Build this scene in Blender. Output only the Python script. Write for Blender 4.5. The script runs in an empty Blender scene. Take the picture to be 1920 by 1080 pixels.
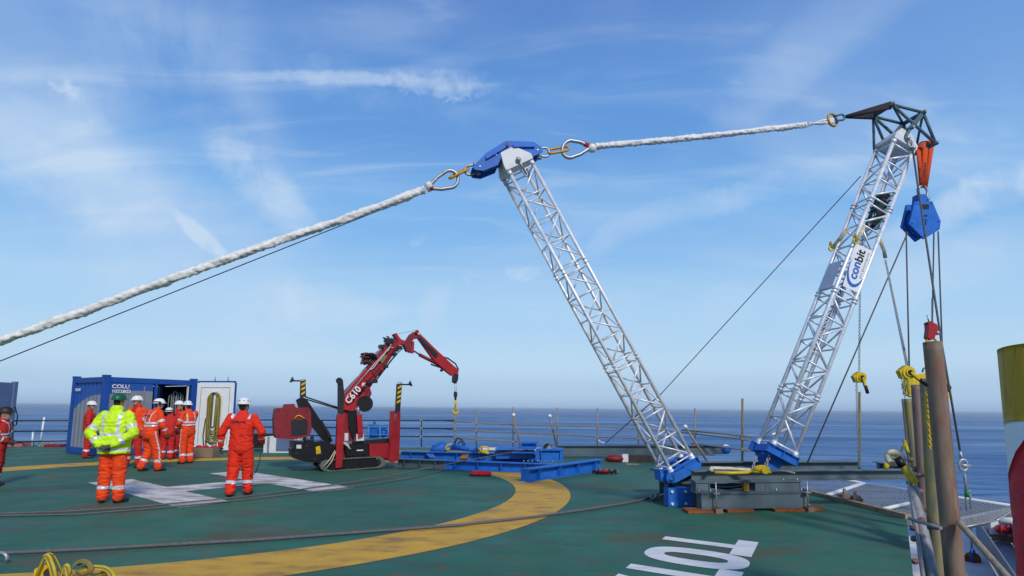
import bpy, bmesh, math, random
import numpy as np
from mathutils import Vector, Matrix, noise
random.seed(7)
R = math.radians
sc = bpy.context.scene
col = sc.collection

# ---------------------------------------------------------------- camera
FPX, HY, SLOPE, PY0, CH = 1120.0, 766.3, 0.0087, 630.0, 1.63
ROLL = math.atan(SLOPE)
PITCH = math.atan((HY - PY0) * math.cos(ROLL) / FPX)
cd = bpy.data.cameras.new("camera"); cam = bpy.data.objects.new("camera", cd); col.objects.link(cam)
cd.sensor_width = 36.0; cd.lens = FPX / 1920 * 36.0
cd.shift_y = (PY0 - 540) / 1920.0
cd.clip_start = 0.1; cd.clip_end = 100000
cam.matrix_world = Matrix.Translation((0, 0, CH)) @ Matrix.Rotation(math.pi/2 + PITCH, 4, 'X') @ Matrix.Rotation(ROLL, 4, 'Z')
sc.camera = cam

# ---------------------------------------------------------------- sky and sun
SUN_EL, SUN_AZ = 37.0, 157.0     # azimuth measured clockwise from +Y : the sun stands behind the camera on the right
w = bpy.data.worlds.new("World"); sc.world = w; w.use_nodes = True
nt = w.node_tree; N = nt.nodes; L = nt.links; N.clear()
def nd(t, **k):
    n = N.new(t)
    for a, b in k.items(): setattr(n, a, b)
    return n
sky = nd('ShaderNodeTexSky', sky_type='NISHITA', sun_disc=False, sun_elevation=R(SUN_EL), sun_rotation=R(SUN_AZ),
         air_density=1.0, dust_density=0.6, ozone_density=2.0, altitude=0)
tc = nd('ShaderNodeTexCoord')
sep = nd('ShaderNodeSeparateXYZ'); L.new(tc.outputs['Generated'], sep.inputs[0])
ramp = nd('ShaderNodeValToRGB'); L.new(sep.outputs['Z'], ramp.inputs[0])
cr = ramp.color_ramp; cr.interpolation = 'EASE'
SKYC = [(0.0, (0.320, 0.490, 0.740)), (0.025, (0.410, 0.590, 0.820)), (0.075, (0.490, 0.695, 0.900)), (0.15, (0.410, 0.660, 0.925)),
        (0.30, (0.225, 0.490, 0.880)), (0.45, (0.130, 0.335, 0.750)), (0.62, (0.085, 0.230, 0.620)), (1.0, (0.05, 0.13, 0.40))]
while len(cr.elements) < len(SKYC): cr.elements.new(0.5)
for e, (p, c) in zip(cr.elements, SKYC): e.position = p; e.color = (*c, 1)
# thin cirrus: the direction is projected on a flat cloud layer
zc = nd('ShaderNodeMath', operation='MAXIMUM'); L.new(sep.outputs['Z'], zc.inputs[0]); zc.inputs[1].default_value = 0.0
za = nd('ShaderNodeMath', operation='ADD'); L.new(zc.outputs[0], za.inputs[0]); za.inputs[1].default_value = 0.12
dv = nd('ShaderNodeVectorMath', operation='DIVIDE'); L.new(tc.outputs['Generated'], dv.inputs[0])
cb = nd('ShaderNodeCombineXYZ')
for i in range(3): L.new(za.outputs[0], cb.inputs[i])
L.new(cb.outputs[0], dv.inputs[1])
def cirrus(rot, scale, sx, sy, lo, hi, amt, det=7, dist=1.2, loc=(0, 0, 0)):
    mp = nd('ShaderNodeMapping'); mp.inputs['Rotation'].default_value = (0, 0, R(rot)); mp.inputs['Scale'].default_value = (sx, sy, 0.0)
    mp.inputs['Location'].default_value = loc
    L.new(dv.outputs[0], mp.inputs[0])
    nz = nd('ShaderNodeTexNoise'); nz.inputs['Scale'].default_value = scale; nz.inputs['Detail'].default_value = det
    nz.inputs['Roughness'].default_value = 0.52; nz.inputs['Distortion'].default_value = dist
    L.new(mp.outputs[0], nz.inputs[0])
    mr = nd('ShaderNodeMapRange', interpolation_type='SMOOTHSTEP'); mr.inputs[1].default_value = lo; mr.inputs[2].default_value = hi
    mr.inputs[3].default_value = 0; mr.inputs[4].default_value = amt
    L.new(nz.outputs[0], mr.inputs[0]); return mr.outputs[0]
def madd(a, b, op='ADD', clamp=True):
    m = nd('ShaderNodeMath', operation=op, use_clamp=clamp); L.new(a, m.inputs[0])
    if isinstance(b, float): m.inputs[1].default_value = b
    else: L.new(b, m.inputs[1])
    return m.outputs[0]
c1 = cirrus(28, 0.55, 1.0, 2.2, 0.40, 0.80, 0.50, 6, 0.9)
c2 = cirrus(-35, 1.1, 1.0, 3.2, 0.48, 0.80, 0.34, 8, 1.4, (3, 1, 0))
c3 = cirrus(12, 2.6, 1.0, 2.0, 0.60, 0.82, 0.30, 9, 0.8, (9, 4, 0))
# a long combed streak and small tufts of ice cloud, fixed directions of the sky
def patch(az, el, wa, we, tilt, amt, scl=7.0, lo=0.35, hi=0.75):
    a, e = R(az), R(el)
    d = Vector((math.sin(a)*math.cos(e), math.cos(a)*math.cos(e), math.sin(e)))
    rt = Vector((math.cos(a), -math.sin(a), 0)); up = rt.cross(d)
    t = R(tilt); r2 = rt*math.cos(t) + up*math.sin(t); u2 = -rt*math.sin(t) + up*math.cos(t)
    out = []
    nz = nd('ShaderNodeTexNoise'); nz.inputs['Scale'].default_value = scl; nz.inputs['Detail'].default_value = 8; nz.inputs['Roughness'].default_value = 0.6
    nz.inputs['Distortion'].default_value = 0.6
    L.new(tc.outputs['Generated'], nz.inputs[0])
    wob = nd('ShaderNodeVectorMath', operation='SCALE'); wob.inputs['Scale'].default_value = 0.035 if we < 1 else 0.09
    sb = nd('ShaderNodeVectorMath', operation='SUBTRACT'); L.new(nz.outputs['Color'], sb.inputs[0]); sb.inputs[1].default_value = (0.5, 0.5, 0.5)
    L.new(sb.outputs[0], wob.inputs[0])
    ad = nd('ShaderNodeVectorMath', operation='ADD'); L.new(tc.outputs['Generated'], ad.inputs[0]); L.new(wob.outputs[0], ad.inputs[1])
    for ax, wd in ((r2, wa), (u2, we)):
        dt = nd('ShaderNodeVectorMath', operation='DOT_PRODUCT'); L.new(ad.outputs[0], dt.inputs[0]); dt.inputs[1].default_value = ax
        q = madd(dt.outputs['Value'], 1.0/math.sin(R(wd)), 'MULTIPLY', False)
        m = nd('ShaderNodeMath', operation='MULTIPLY'); L.new(q, m.inputs[0]); L.new(q, m.inputs[1]); out.append(m.outputs[0])
    s = madd(out[0], out[1], 'ADD', False)
    mr = nd('ShaderNodeMapRange', interpolation_type='SMOOTHSTEP'); L.new(s, mr.inputs[0]); mr.inputs[1].default_value = 0; mr.inputs[2].default_value = 1
    mr.inputs[3].default_value = amt; mr.inputs[4].default_value = 0
    fd = nd('ShaderNodeVectorMath', operation='DOT_PRODUCT'); L.new(tc.outputs['Generated'], fd.inputs[0]); fd.inputs[1].default_value = d
    fr = nd('ShaderNodeMath', operation='GREATER_THAN'); L.new(fd.outputs['Value'], fr.inputs[0]); fr.inputs[1].default_value = 0.2
    n2 = nd('ShaderNodeMapRange', interpolation_type='SMOOTHSTEP'); L.new(nz.outputs[0], n2.inputs[0]); n2.inputs[1].default_value = lo; n2.inputs[2].default_value = hi
    return madd(madd(mr.outputs[0], fr.outputs[0], 'MULTIPLY'), n2.outputs[0], 'MULTIPLY')
def azel(px, py):
    d = ray(px, py).normalized(); return math.degrees(math.atan2(d.x, d.y)), math.degrees(math.asin(d.z))
def ray(px, py):
    x = px - 960; y = py - PY0
    c, s = math.cos(ROLL), math.sin(ROLL)
    xr = x*c + y*s; yr = -x*s + y*c
    c, s = math.cos(PITCH), math.sin(PITCH)
    return Vector((xr, FPX*c + yr*s, FPX*s - yr*c))
tot = madd(madd(c1, c2), c3)
low = nd('ShaderNodeMapRange', interpolation_type='SMOOTHSTEP'); L.new(sep.outputs['Z'], low.inputs[0]); low.inputs[1].default_value = 0.04; low.inputs[2].default_value = 0.40; low.inputs[3].default_value = 0.12
tot = madd(tot, low.outputs[0], 'MULTIPLY')
for (px, py, wa, we, tl, am, sl, lo, hi) in [
        (690, 150, 13, 0.7, 5, 0.42, 16, 0.12, 0.60), (830, 160, 6, 1.2, 0, 0.40, 22, 0.28, 0.62), (700, 165, 13, 2.2, -2, 0.22, 8, 0.36, 0.7), (160, 175, 2.0, 1.3, 0, 0.5, 18, 0.36, 0.7), (160, 175, 4, 2.6, 0, 0.25, 8, 0.3, 0.7),
        (985, 512, 2.0, 0.7, 6, 0.75, 14, 0.3, 0.7), (884, 516, 1.0, 1.05, 0, 0.5, 22, 0.38, 0.62), (780, 452, 1.3, 1.05, -35, 0.32, 20, 0.38, 0.64),
        (380, 445, 3.6, 0.8, -40, 0.8, 9, 0.25, 0.55), (500, 350, 7, 2.6, -40, 0.75, 6, 0.3, 0.66),
        (620, 580, 12.0, 2.4, -10, 0.75, 5, 0.28, 0.66), (190, 370, 12, 6, -28, 0.75, 5, 0.3, 0.72), (360, 560, 10, 2.5, -15, 0.5, 5, 0.3, 0.7),
        (1830, 370, 9, 1.8, 22, 0.75, 6, 0.3, 0.66), (1300, 400, 16, 1.6, 14, 0.45, 5, 0.3, 0.7), (1500, 110, 16, 3, 30, 0.22, 4, 0.3, 0.7),
        (820, 560, 1.5, 3.2, -15, 0.5, 6, 0.3, 0.7), (250, 430, 20, 9, -30, 0.45, 3, 0.25, 0.75), (420, 250, 16, 6, -50, 0.32, 4, 0.3, 0.75), (1750, 520, 14, 3, 15, 0.4, 4, 0.3, 0.7), (1200, 600, 18, 3, 5, 0.3, 4, 0.3, 0.7), (360, 90, 7, 9, 60, 0.25, 4, 0.3, 0.75)]:
    a, e = azel(px, py); tot = madd(tot, patch(a, e, wa, we, tl, am, sl, lo, hi))
tot = madd(tot, 0.85, 'MULTIPLY')
nsky = nd('ShaderNodeMix', data_type='RGBA', blend_type='MULTIPLY'); nsky.inputs[0].default_value = 1
L.new(sky.outputs[0], nsky.inputs[6]); nsky.inputs[7].default_value = (0.095, 0.095, 0.095, 1)
m1 = nd('ShaderNodeMix', data_type='RGBA'); m1.inputs[0].default_value = 0.92
L.new(nsky.outputs[2], m1.inputs[6]); L.new(ramp.outputs[0], m1.inputs[7])
m2 = nd('ShaderNodeMix', data_type='RGBA'); L.new(tot, m2.inputs[0]); L.new(m1.outputs[2], m2.inputs[6]); m2.inputs[7].default_value = (0.600, 0.735, 0.905, 1)
scl = nd('ShaderNodeMix', data_type='RGBA', blend_type='MULTIPLY'); scl.inputs[0].default_value = 1
L.new(m2.outputs[2], scl.inputs[6]); scl.inputs[7].default_value = (9.0, 9.0, 9.0, 1)
bg = nd('ShaderNodeBackground'); bg.inputs[1].default_value = 0.11; L.new(scl.outputs[2], bg.inputs[0])
wo = nd('ShaderNodeOutputWorld'); L.new(bg.outputs[0], wo.inputs[0])

sl = bpy.data.lights.new("sun", 'SUN'); so = bpy.data.objects.new("sun", sl); col.objects.link(so)
sl.energy = 2.9; sl.angle = R(10); sl.color = (1.0, 0.93, 0.84)
sd = Vector((math.sin(R(SUN_AZ))*math.cos(R(SUN_EL)), math.cos(R(SUN_AZ))*math.cos(R(SUN_EL)), math.sin(R(SUN_EL))))
so.rotation_euler = sd.to_track_quat('Z', 'Y').to_euler(); so.location = (10, -10, 20)
sc.view_settings.view_transform = 'Standard'; sc.view_settings.look = 'None'
sc.view_settings.exposure = 0.0; sc.view_settings.gamma = 1.0

# ---------------------------------------------------------------- measuring helpers
def G(px, py, z=0.0):
    d = ray(px, py); t = (z - CH)/d.z; return Vector((d.x*t, d.y*t, z))
def AT(px, py, Y):
    d = ray(px, py); t = Y/d.y; return Vector((d.x*t, Y, CH + d.z*t))
class Plane:
    """an upright plane through Q; u runs along it to the right, v points away from the camera"""
    def __init__(s, Q, deg):
        a = R(deg); s.Q = Vector((Q[0], Q[1], 0)); s.u = Vector((math.cos(a), math.sin(a), 0)); s.v = Vector((-math.sin(a), math.cos(a), 0))
    def __call__(s, px, py, off=0.0):
        d = ray(px, py); o = Vector((0, 0, CH))
        t = ((s.Q - o).dot(s.v) + off)/d.dot(s.v); return o + d*t
    def poly(s, L, off=0.0): return [s(x, y, off) for x, y in L]
def lerp(a, b, t): return a + (b - a)*t
X, Yv, Z = Vector((1, 0, 0)), Vector((0, 1, 0)), Vector((0, 0, 1))

# ---------------------------------------------------------------- materials
def mat(name, c, rough=0.5, metal=0.0, var=0.12, scale=4.0, bump=0.0, bscale=40.0, dirt=None, dlo=0.5, dhi=0.7, dscale=3.0, coat=0.0, stretch=None):
    m = bpy.data.materials.new(name); m.use_nodes = True; t = m.node_tree; n = t.nodes; l = t.links
    b = n['Principled BSDF']; b.inputs['Roughness'].default_value = rough; b.inputs['Metallic'].default_value = metal; b.inputs['Specular IOR Level'].default_value = 0.32
    if coat: b.inputs['Coat Weight'].default_value = coat; b.inputs['Coat Roughness'].default_value = 0.25
    tcn = n.new('ShaderNodeTexCoord'); src = tcn.outputs['Object']
    if stretch:
        mp = n.new('ShaderNodeMapping'); mp.inputs['Scale'].default_value = stretch; l.new(src, mp.inputs[0]); src = mp.outputs[0]
    nz = n.new('ShaderNodeTexNoise'); nz.inputs['Scale'].default_value = scale; nz.inputs['Detail'].default_value = 6; l.new(src, nz.inputs[0])
    mr = n.new('ShaderNodeMapRange'); mr.inputs[1].default_value = 0.3; mr.inputs[2].default_value = 0.7; mr.inputs[3].default_value = 1 - var; mr.inputs[4].default_value = 1 + var*0.6
    l.new(nz.outputs[0], mr.inputs[0])
    mx = n.new('ShaderNodeMix'); mx.data_type = 'RGBA'; mx.blend_type = 'MULTIPLY'; mx.inputs[0].default_value = 1; mx.inputs[6].default_value = (*c, 1)
    l.new(mr.outputs[0], mx.inputs[7]); out = mx.outputs[2]
    if dirt:
        n2 = n.new('ShaderNodeTexNoise'); n2.inputs['Scale'].default_value = dscale; n2.inputs['Detail'].default_value = 8; n2.inputs['Roughness'].default_value = 0.62; l.new(src, n2.inputs[0])
        r2 = n.new('ShaderNodeMapRange'); r2.interpolation_type = 'SMOOTHSTEP'; r2.inputs[1].default_value = dlo; r2.inputs[2].default_value = dhi; r2.inputs[4].default_value = 0.9; l.new(n2.outputs[0], r2.inputs[0])
        m3 = n.new('ShaderNodeMix'); m3.data_type = 'RGBA'; l.new(r2.outputs[0], m3.inputs[0]); l.new(out, m3.inputs[6]); m3.inputs[7].default_value = (*dirt, 1); out = m3.outputs[2]
    l.new(out, b.inputs['Base Color'])
    rr = n.new('ShaderNodeMapRange'); rr.inputs[3].default_value = max(0, rough - 0.1); rr.inputs[4].default_value = min(1, rough + 0.12); l.new(nz.outputs[0], rr.inputs[0]); l.new(rr.outputs[0], b.inputs['Roughness'])
    if bump:
        n3 = n.new('ShaderNodeTexNoise'); n3.inputs['Scale'].default_value = bscale; n3.inputs['Detail'].default_value = 5; l.new(src, n3.inputs[0])
        bp = n.new('ShaderNodeBump'); bp.inputs['Strength'].default_value = bump; bp.inputs['Distance'].default_value = 0.02; l.new(n3.outputs[0], bp.inputs['Height']); l.new(bp.outputs[0], b.inputs['Normal'])
    return m
M = dict(
    alu=mat('aluminium', (0.76, 0.77, 0.79), 0.38, 0.3, 0.16, 9, dirt=(0.36, 0.37, 0.39), dlo=0.58, dhi=0.8, dscale=6),
    white_steel=mat('white_steel', (0.62, 0.63, 0.64), 0.5, 0, 0.12, 5, dirt=(0.34, 0.33, 0.32), dlo=0.6, dhi=0.8),
    blue=mat('blue_paint', (0.012, 0.135, 0.52), 0.55, 0, 0.22, 5, dirt=(0.06, 0.09, 0.17), dlo=0.55, dhi=0.80, dscale=6),
    grey_steel=mat('grey_steel_paint', (0.090, 0.128, 0.150), 0.5, 0, 0.18, 3, dirt=(0.20, 0.17, 0.14), dlo=0.66, dhi=0.85, dscale=4),
    teal_steel=mat('dark_green_grey_steel', (0.075, 0.13, 0.15), 0.45, 0, 0.15, 6),
    dark=mat('dark_steel', (0.016, 0.017, 0.021), 0.42, 0.0, 0.2, 8),
    black=mat('black_rubber', (0.006, 0.006, 0.008), 0.4, 0, 0.2, 9),
    red=mat('red_paint', (0.36, 0.008, 0.014), 0.38, 0, 0.2, 5, dirt=(0.10, 0.01, 0.012), dlo=0.6, dhi=0.82, dscale=5, coat=0.2),
    darkred=mat('dark_red_paint', (0.20, 0.012, 0.018), 0.5, 0, 0.2, 6),
    yellow=mat('yellow_paint', (0.62, 0.42, 0.01), 0.45, 0, 0.2, 8, dirt=(0.16, 0.10, 0.02), dlo=0.62, dhi=0.8, dscale=9),
    orange_link=mat('orange_yellow_link', (0.50, 0.24, 0.01), 0.45, 0.1, 0.25, 12, dirt=(0.12, 0.06, 0.02), dlo=0.6, dhi=0.8, dscale=14),
    galv=mat('galvanised_steel', (0.36, 0.38, 0.39), 0.42, 0.6, 0.25, 12),
    wire=mat('wire_rope', (0.12, 0.12, 0.125), 0.5, 0.5, 0.25, 60, 0.5, 260),
    navy_rope=mat('navy_rope', (0.012, 0.018, 0.09), 0.7, 0, 0.2, 30),
    rope=mat('white_rope', (0.80, 0.79, 0.76), 0.85, 0, 0.22, 14, 0.7, 90, dirt=(0.36, 0.35, 0.31), dlo=0.60, dhi=0.75, dscale=7),
    deck_rope=mat('grey_braided_rope', (0.13, 0.125, 0.13), 0.8, 0, 0.3, 40, 0.6, 120),
    orange_sling=mat('orange_sling', (0.62, 0.07, 0.012), 0.8, 0, 0.2, 20, 0.5, 60),
    black_sling=mat('black_sling', (0.035, 0.025, 0.035), 0.75, 0, 0.2, 20),
    red_tape=mat('red_tape', (0.5, 0.02, 0.02), 0.6), green_tape=mat('green_tape', (0.01, 0.22, 0.07), 0.6),
    white=mat('white_plastic', (0.72, 0.73, 0.74), 0.4, 0, 0.06, 6),
    scaf=mat('scaffold_tube', (0.29, 0.235, 0.17), 0.6, 0.25, 0.25, 5, dirt=(0.16, 0.075, 0.04), dlo=0.52, dhi=0.72, dscale=6, stretch=(4, 4, 1)),
    scaf_grey=mat('grey_scaffold_tube', (0.30, 0.30, 0.31), 0.5, 0.4, 0.2, 5, dirt=(0.17, 0.09, 0.06), dlo=0.58, dhi=0.75, dscale=6, stretch=(4, 4, 1)),
    scaf_yel=mat('yellow_scaffold_tube', (0.20, 0.155, 0.045), 0.6, 0, 0.25, 5, dirt=(0.15, 0.09, 0.05), dlo=0.5, dhi=0.7, dscale=6, stretch=(4, 4, 1)),
    rust_pipe=mat('rusty_pipe', (0.215, 0.150, 0.105), 0.62, 0.2, 0.35, 3, 0.3, 50, dirt=(0.20, 0.075, 0.04), dlo=0.48, dhi=0.68, dscale=2.5, stretch=(3.5, 3.5, 0.6)),
    rust=mat('rust', (0.26, 0.085, 0.025), 0.85, 0, 0.35, 10, 0.5, 60, dirt=(0.05, 0.025, 0.015), dlo=0.55, dhi=0.7, dscale=9),
    timber=mat('timber', (0.33, 0.25, 0.16), 0.8, 0, 0.3, 6, 0.4, 60, dirt=(0.14, 0.10, 0.07), dlo=0.55, dhi=0.75, dscale=4),
    wood_dark=mat('dark_timber', (0.06, 0.045, 0.035), 0.85, 0, 0.3, 8),
    card=mat('cardboard', (0.22, 0.16, 0.11), 0.9),
    hose=mat('yellow_hose', (0.30, 0.25, 0.035), 0.55, 0, 0.25, 9), hose_dk=mat('dark_hose', (0.07, 0.07, 0.035), 0.6),
    web_yellow=mat('yellow_webbing', (0.50, 0.40, 0.03), 0.85, 0, 0.3, 14, 0.4, 90, dirt=(0.20, 0.15, 0.06), dlo=0.5, dhi=0.7, dscale=12),
    web_cream=mat('cream_webbing', (0.55, 0.50, 0.36), 0.85, 0, 0.25, 14),
    cont_grey=mat('blue_grey_container', (0.10, 0.15, 0.27), 0.5, 0, 0.12, 3),
    interior=mat('container_interior', (0.02, 0.022, 0.03), 0.8),
    tarp=mat('blue_tarpaulin', (0.012, 0.10, 0.42), 0.55, 0, 0.2, 8, 0.7, 14),
    # people
    orange=mat('orange_workwear', (0.80, 0.060, 0.008), 0.8, 0, 0.18, 14, 0.5, 26, dirt=(0.40, 0.035, 0.012), dlo=0.52, dhi=0.78, dscale=5),
    redwear=mat('red_workwear', (0.50, 0.018, 0.012), 0.8, 0, 0.2, 14, 0.5, 26, dirt=(0.22, 0.012, 0.012), dlo=0.52, dhi=0.78, dscale=5),
    orangered=mat('orange_red_workwear', (0.72, 0.026, 0.007), 0.8, 0, 0.2, 14, 0.5, 26, dirt=(0.38, 0.02, 0.01), dlo=0.52, dhi=0.78, dscale=5),
    hivis=mat('lime_yellow_fabric', (0.56, 0.84, 0.02), 0.75, 0, 0.14, 14, 0.6, 18, dirt=(0.36, 0.48, 0.04), dlo=0.52, dhi=0.78, dscale=5),
    reflect=mat('reflective_tape', (0.62, 0.64, 0.68), 0.35, 0.2, 0.12, 30),
    skin=mat('skin', (0.42, 0.22, 0.15), 0.55, 0, 0.12, 20), boot=mat('black_boots', (0.02, 0.016, 0.014), 0.5, 0, 0.2, 20),
    glove=mat('grey_gloves', (0.07, 0.06, 0.055), 0.8, 0, 0.35, 30), hair=mat('dark_hair', (0.03, 0.02, 0.015), 0.8),
    hatwhite=mat('white_helmet', (0.74, 0.74, 0.73), 0.3, 0, 0.05, 8), hatgreen=mat('green_helmet', (0.008, 0.10, 0.045), 0.35, 0, 0.1, 8),
    eye=mat('dark_eye', (0.02, 0.02, 0.02), 0.3), lip=mat('lip', (0.25, 0.09, 0.07), 0.6),
)

# ---------------------------------------------------------------- mesh helpers
class MB:
    def __init__(s): s.v = []; s.f = []; s.sm = []
    def add(s, vs, fs, smooth=False):
        o = len(s.v); s.v += [tuple(x) for x in vs]; s.f += [tuple(i + o for i in f) for f in fs]; s.sm += [smooth]*len(fs) if isinstance(smooth, bool) else smooth
        return s
    def box(s, c, ax, ay, az):       # half vectors
        c = Vector(c); P = [c + ax*i + ay*j + az*k for k in (-1, 1) for j in (-1, 1) for i in (-1, 1)]
        return s.add(P, [(0, 2, 3, 1), (4, 5, 7, 6), (0, 1, 5, 4), (2, 6, 7, 3), (0, 4, 6, 2), (1, 3, 7, 5)])
    def bar(s, a, b, w, h, up=Z):    # rectangular bar a->b, width w (side), height h (up)
        a, b = Vector(a), Vector(b); d = (b - a); u = d.normalized(); sd = u.cross(up)
        if sd.length < 1e-4: sd = u.cross(X)
        sd.normalize(); upv = sd.cross(u).normalized()
        return s.box((a + b)/2, d/2, sd*w/2, upv*h/2)
    def prism(s, P, ext):
        P = [Vector(p) for p in P]; n = len(P); ext = Vector(ext)
        nrm = Vector((0, 0, 0))
        for i in range(n): nrm += P[i].cross(P[(i+1) % n])
        if nrm.dot(ext) > 0: P = P[::-1]
        return s.add(P + [p + ext for p in P], [tuple(range(n)), tuple(range(2*n-1, n-1, -1))] + [(i, i + n, (i+1) % n + n, (i+1) % n) for i in range(n)])
    def tube(s, P, r, n=10, closed=False, caps=True, flat=1.0, up=None):
        P = [Vector(p) for p in P]; m = len(P); rs = r if isinstance(r, (list, tuple)) else [r]*m
        T = []
        for i in range(m):
            a = P[(i-1) % m] if (closed or i > 0) else P[i]; b = P[(i+1) % m] if (closed or i < m-1) else P[i]
            T.append((b - a).normalized())
        nrm = up.copy() if up is not None else T[0].orthogonal().normalized()
        vs = []
        for i in range(m):
            nrm = (nrm - T[i]*nrm.dot(T[i]));
            nrm = nrm.normalized() if nrm.length > 1e-6 else T[i].orthogonal().normalized()
            bn = T[i].cross(nrm)
            for k in range(n):
                a = 2*math.pi*k/n; vs.append(P[i] + (nrm*math.cos(a)*flat + bn*math.sin(a))*rs[i])
        fs = []; q = m if closed else m-1
        for i in range(q):
            for k in range(n):
                a = i*n + k; b = i*n + (k+1) % n; c = ((i+1) % m)*n + (k+1) % n; d = ((i+1) % m)*n + k; fs.append((a, b, c, d))
        sm = [True]*len(fs)
        if caps and not closed: fs += [tuple(range(n-1, -1, -1)), tuple(range((m-1)*n, m*n))]; sm += [False, False]
        return s.add(vs, fs, sm)
    def cyl(s, a, b, r, n=14, r2=None): return s.tube([a, b], [r, r if r2 is None else r2], n)
    def ball(s, c, r, n=12, sc3=(1, 1, 1)):
        c = Vector(c); vs = []; fs = []; k = n//2
        for i in range(k+1):
            t = math.pi*i/k
            for j in range(n):
                a = 2*math.pi*j/n; vs.append(c + Vector((r*sc3[0]*math.sin(t)*math.cos(a), r*sc3[1]*math.sin(t)*math.sin(a), r*sc3[2]*math.cos(t))))
        for i in range(k):
            for j in range(n): fs.append((i*n + j, (i+1)*n + j, (i+1)*n + (j+1) % n, i*n + (j+1) % n))
        return s.add(vs, fs, True)
    def build(s, name, m, parent=None, label=None):
        me = bpy.data.meshes.new(name); me.from_pydata(s.v, [], s.f); me.validate(clean_customdata=False)
        if len(me.polygons) == len(s.sm): me.polygons.foreach_set('use_smooth', s.sm)
        me.materials.append(M[m] if isinstance(m, str) else m); me.update()
        o = bpy.data.objects.new(name, me); col.objects.link(o)
        if parent is not None:
            o.parent = parent; o.matrix_parent_inverse = Matrix.Identity(4)
            if parent.type == 'EMPTY' or True:
                W = world_of(parent); o.matrix_basis = W.inverted() @ Matrix.Identity(4)
        if label: o['label'] = label
        return o
WM = {}
def world_of(o):
    if o.name in WM: return WM[o.name]
    return Matrix.Identity(4)
def thing(name, loc, label, cat, group=None, rz=0.0):
    o = bpy.data.objects.new(name, None); col.objects.link(o); o.location = loc; o.rotation_euler = (0, 0, rz); o.empty_display_size = 0.2
    o['label'] = label; o['category'] = cat
    if group: o['group'] = group
    WM[o.name] = Matrix.Translation(loc) @ Matrix.Rotation(rz, 4, 'Z'); return o
def tag(o, label, cat, group=None):
    o['label'] = label; o['category'] = cat
    if group: o['group'] = group
    return o
def struct(o): o['kind'] = 'structure'; return o
def sub(mb, name, m, parent, label=None):
    """mesh given in world coordinates whose parent is itself a world-coordinate mesh (a sub-part)"""
    me = mb.build(name, m, None, label); me.parent = parent; me.matrix_parent_inverse = Matrix.Identity(4); me.matrix_basis = Matrix.Identity(4); return me
def text_mesh(s, size, m, name, origin, ax, up, parent=None, ext=0.004, bold=0.0, align='LEFT', spacing=1.0, xs=1.0):
    c = bpy.data.curves.new('txt', 'FONT'); c.body = s; c.size = size; c.extrude = ext; c.offset = bold; c.align_x = align; c.space_character = spacing
    o = bpy.data.objects.new('txt', c); col.objects.link(o); bpy.context.view_layer.update()
    me = bpy.data.meshes.new_from_object(o.evaluated_get(bpy.context.evaluated_depsgraph_get())); bpy.data.objects.remove(o)
    ax = Vector(ax).normalized(); nz_ = ax.cross(Vector(up)).normalized(); up2 = nz_.cross(ax).normalized()
    Mx = Matrix(((ax.x*xs, up2.x, nz_.x, origin[0]), (ax.y*xs, up2.y, nz_.y, origin[1]), (ax.z*xs, up2.z, nz_.z, origin[2]), (0, 0, 0, 1)))
    me.transform(Mx); me.name = name; me.materials.clear(); me.materials.append(M[m] if isinstance(m, str) else m)
    r = bpy.data.objects.new(name, me); col.objects.link(r)
    if parent is not None:
        r.parent = parent; r.matrix_basis = world_of(parent).inverted()
    return r
def arc(c, ax, ay, r, a0, a1, n=12, ry=None):
    ry = ry or r; return [c + ax*r*math.cos(R(a0 + (a1-a0)*i/n)) + ay*ry*math.sin(R(a0 + (a1-a0)*i/n)) for i in range(n+1)]
def oval(c, ax, ay, hl, hw, n=8):          # stadium closed path
    P = []
    for i in range(n+1): a = -math.pi/2 + math.pi*i/n; P.append(c + ax*(hl - hw + hw*math.cos(a)) + ay*hw*math.sin(a))
    for i in range(n+1): a = math.pi/2 + math.pi*i/n; P.append(c + ax*(-(hl - hw) + hw*math.cos(a)) + ay*hw*math.sin(a))
    return P
def ibeam(mb, a, b, h, w_, t=0.02, tw=0.014, stiff=0, flange_cut=0.0):
    """I-beam along a->b; a, b are the centre of the underside"""
    a, b = Vector(a), Vector(b); u = (b - a).normalized(); sd = u.cross(Z).normalized()
    mb.bar(a + Z*t/2, b + Z*t/2, w_, t); mb.bar(a + Z*(h - t/2), b + Z*(h - t/2), w_, t)
    mb.bar(a + Z*h/2, b + Z*h/2, tw, h - 2*t)
    for i in range(stiff):
        c = lerp(a, b, (i + 0.5)/stiff) + Z*h/2
        for sgn in (-1, 1): mb.box(c + sd*sgn*(w_/4 + tw/4), u*0.006, sd*(w_/4 - tw/4 - 0.003), Z*(h/2 - t))
def clamp_at(mb, p, r=0.05): mb.box(p, X*r*0.9, Yv*r*0.9, Z*r*0.7)
def chain(mb, pts, link=0.05, r=0.006):
    P = [Vector(p) for p in pts]
    for a, b in zip(P, P[1:]):
        d = b - a; n = max(1, int(d.length/(link*0.72))); u = d.normalized(); s1 = u.orthogonal().normalized(); s2 = u.cross(s1)
        for i in range(n):
            c = lerp(a, b, (i + 0.5)/n); mb.tube(oval(c, u, s1 if i % 2 else s2, link/2, link*0.32, 3), r, 5, closed=True)

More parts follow.
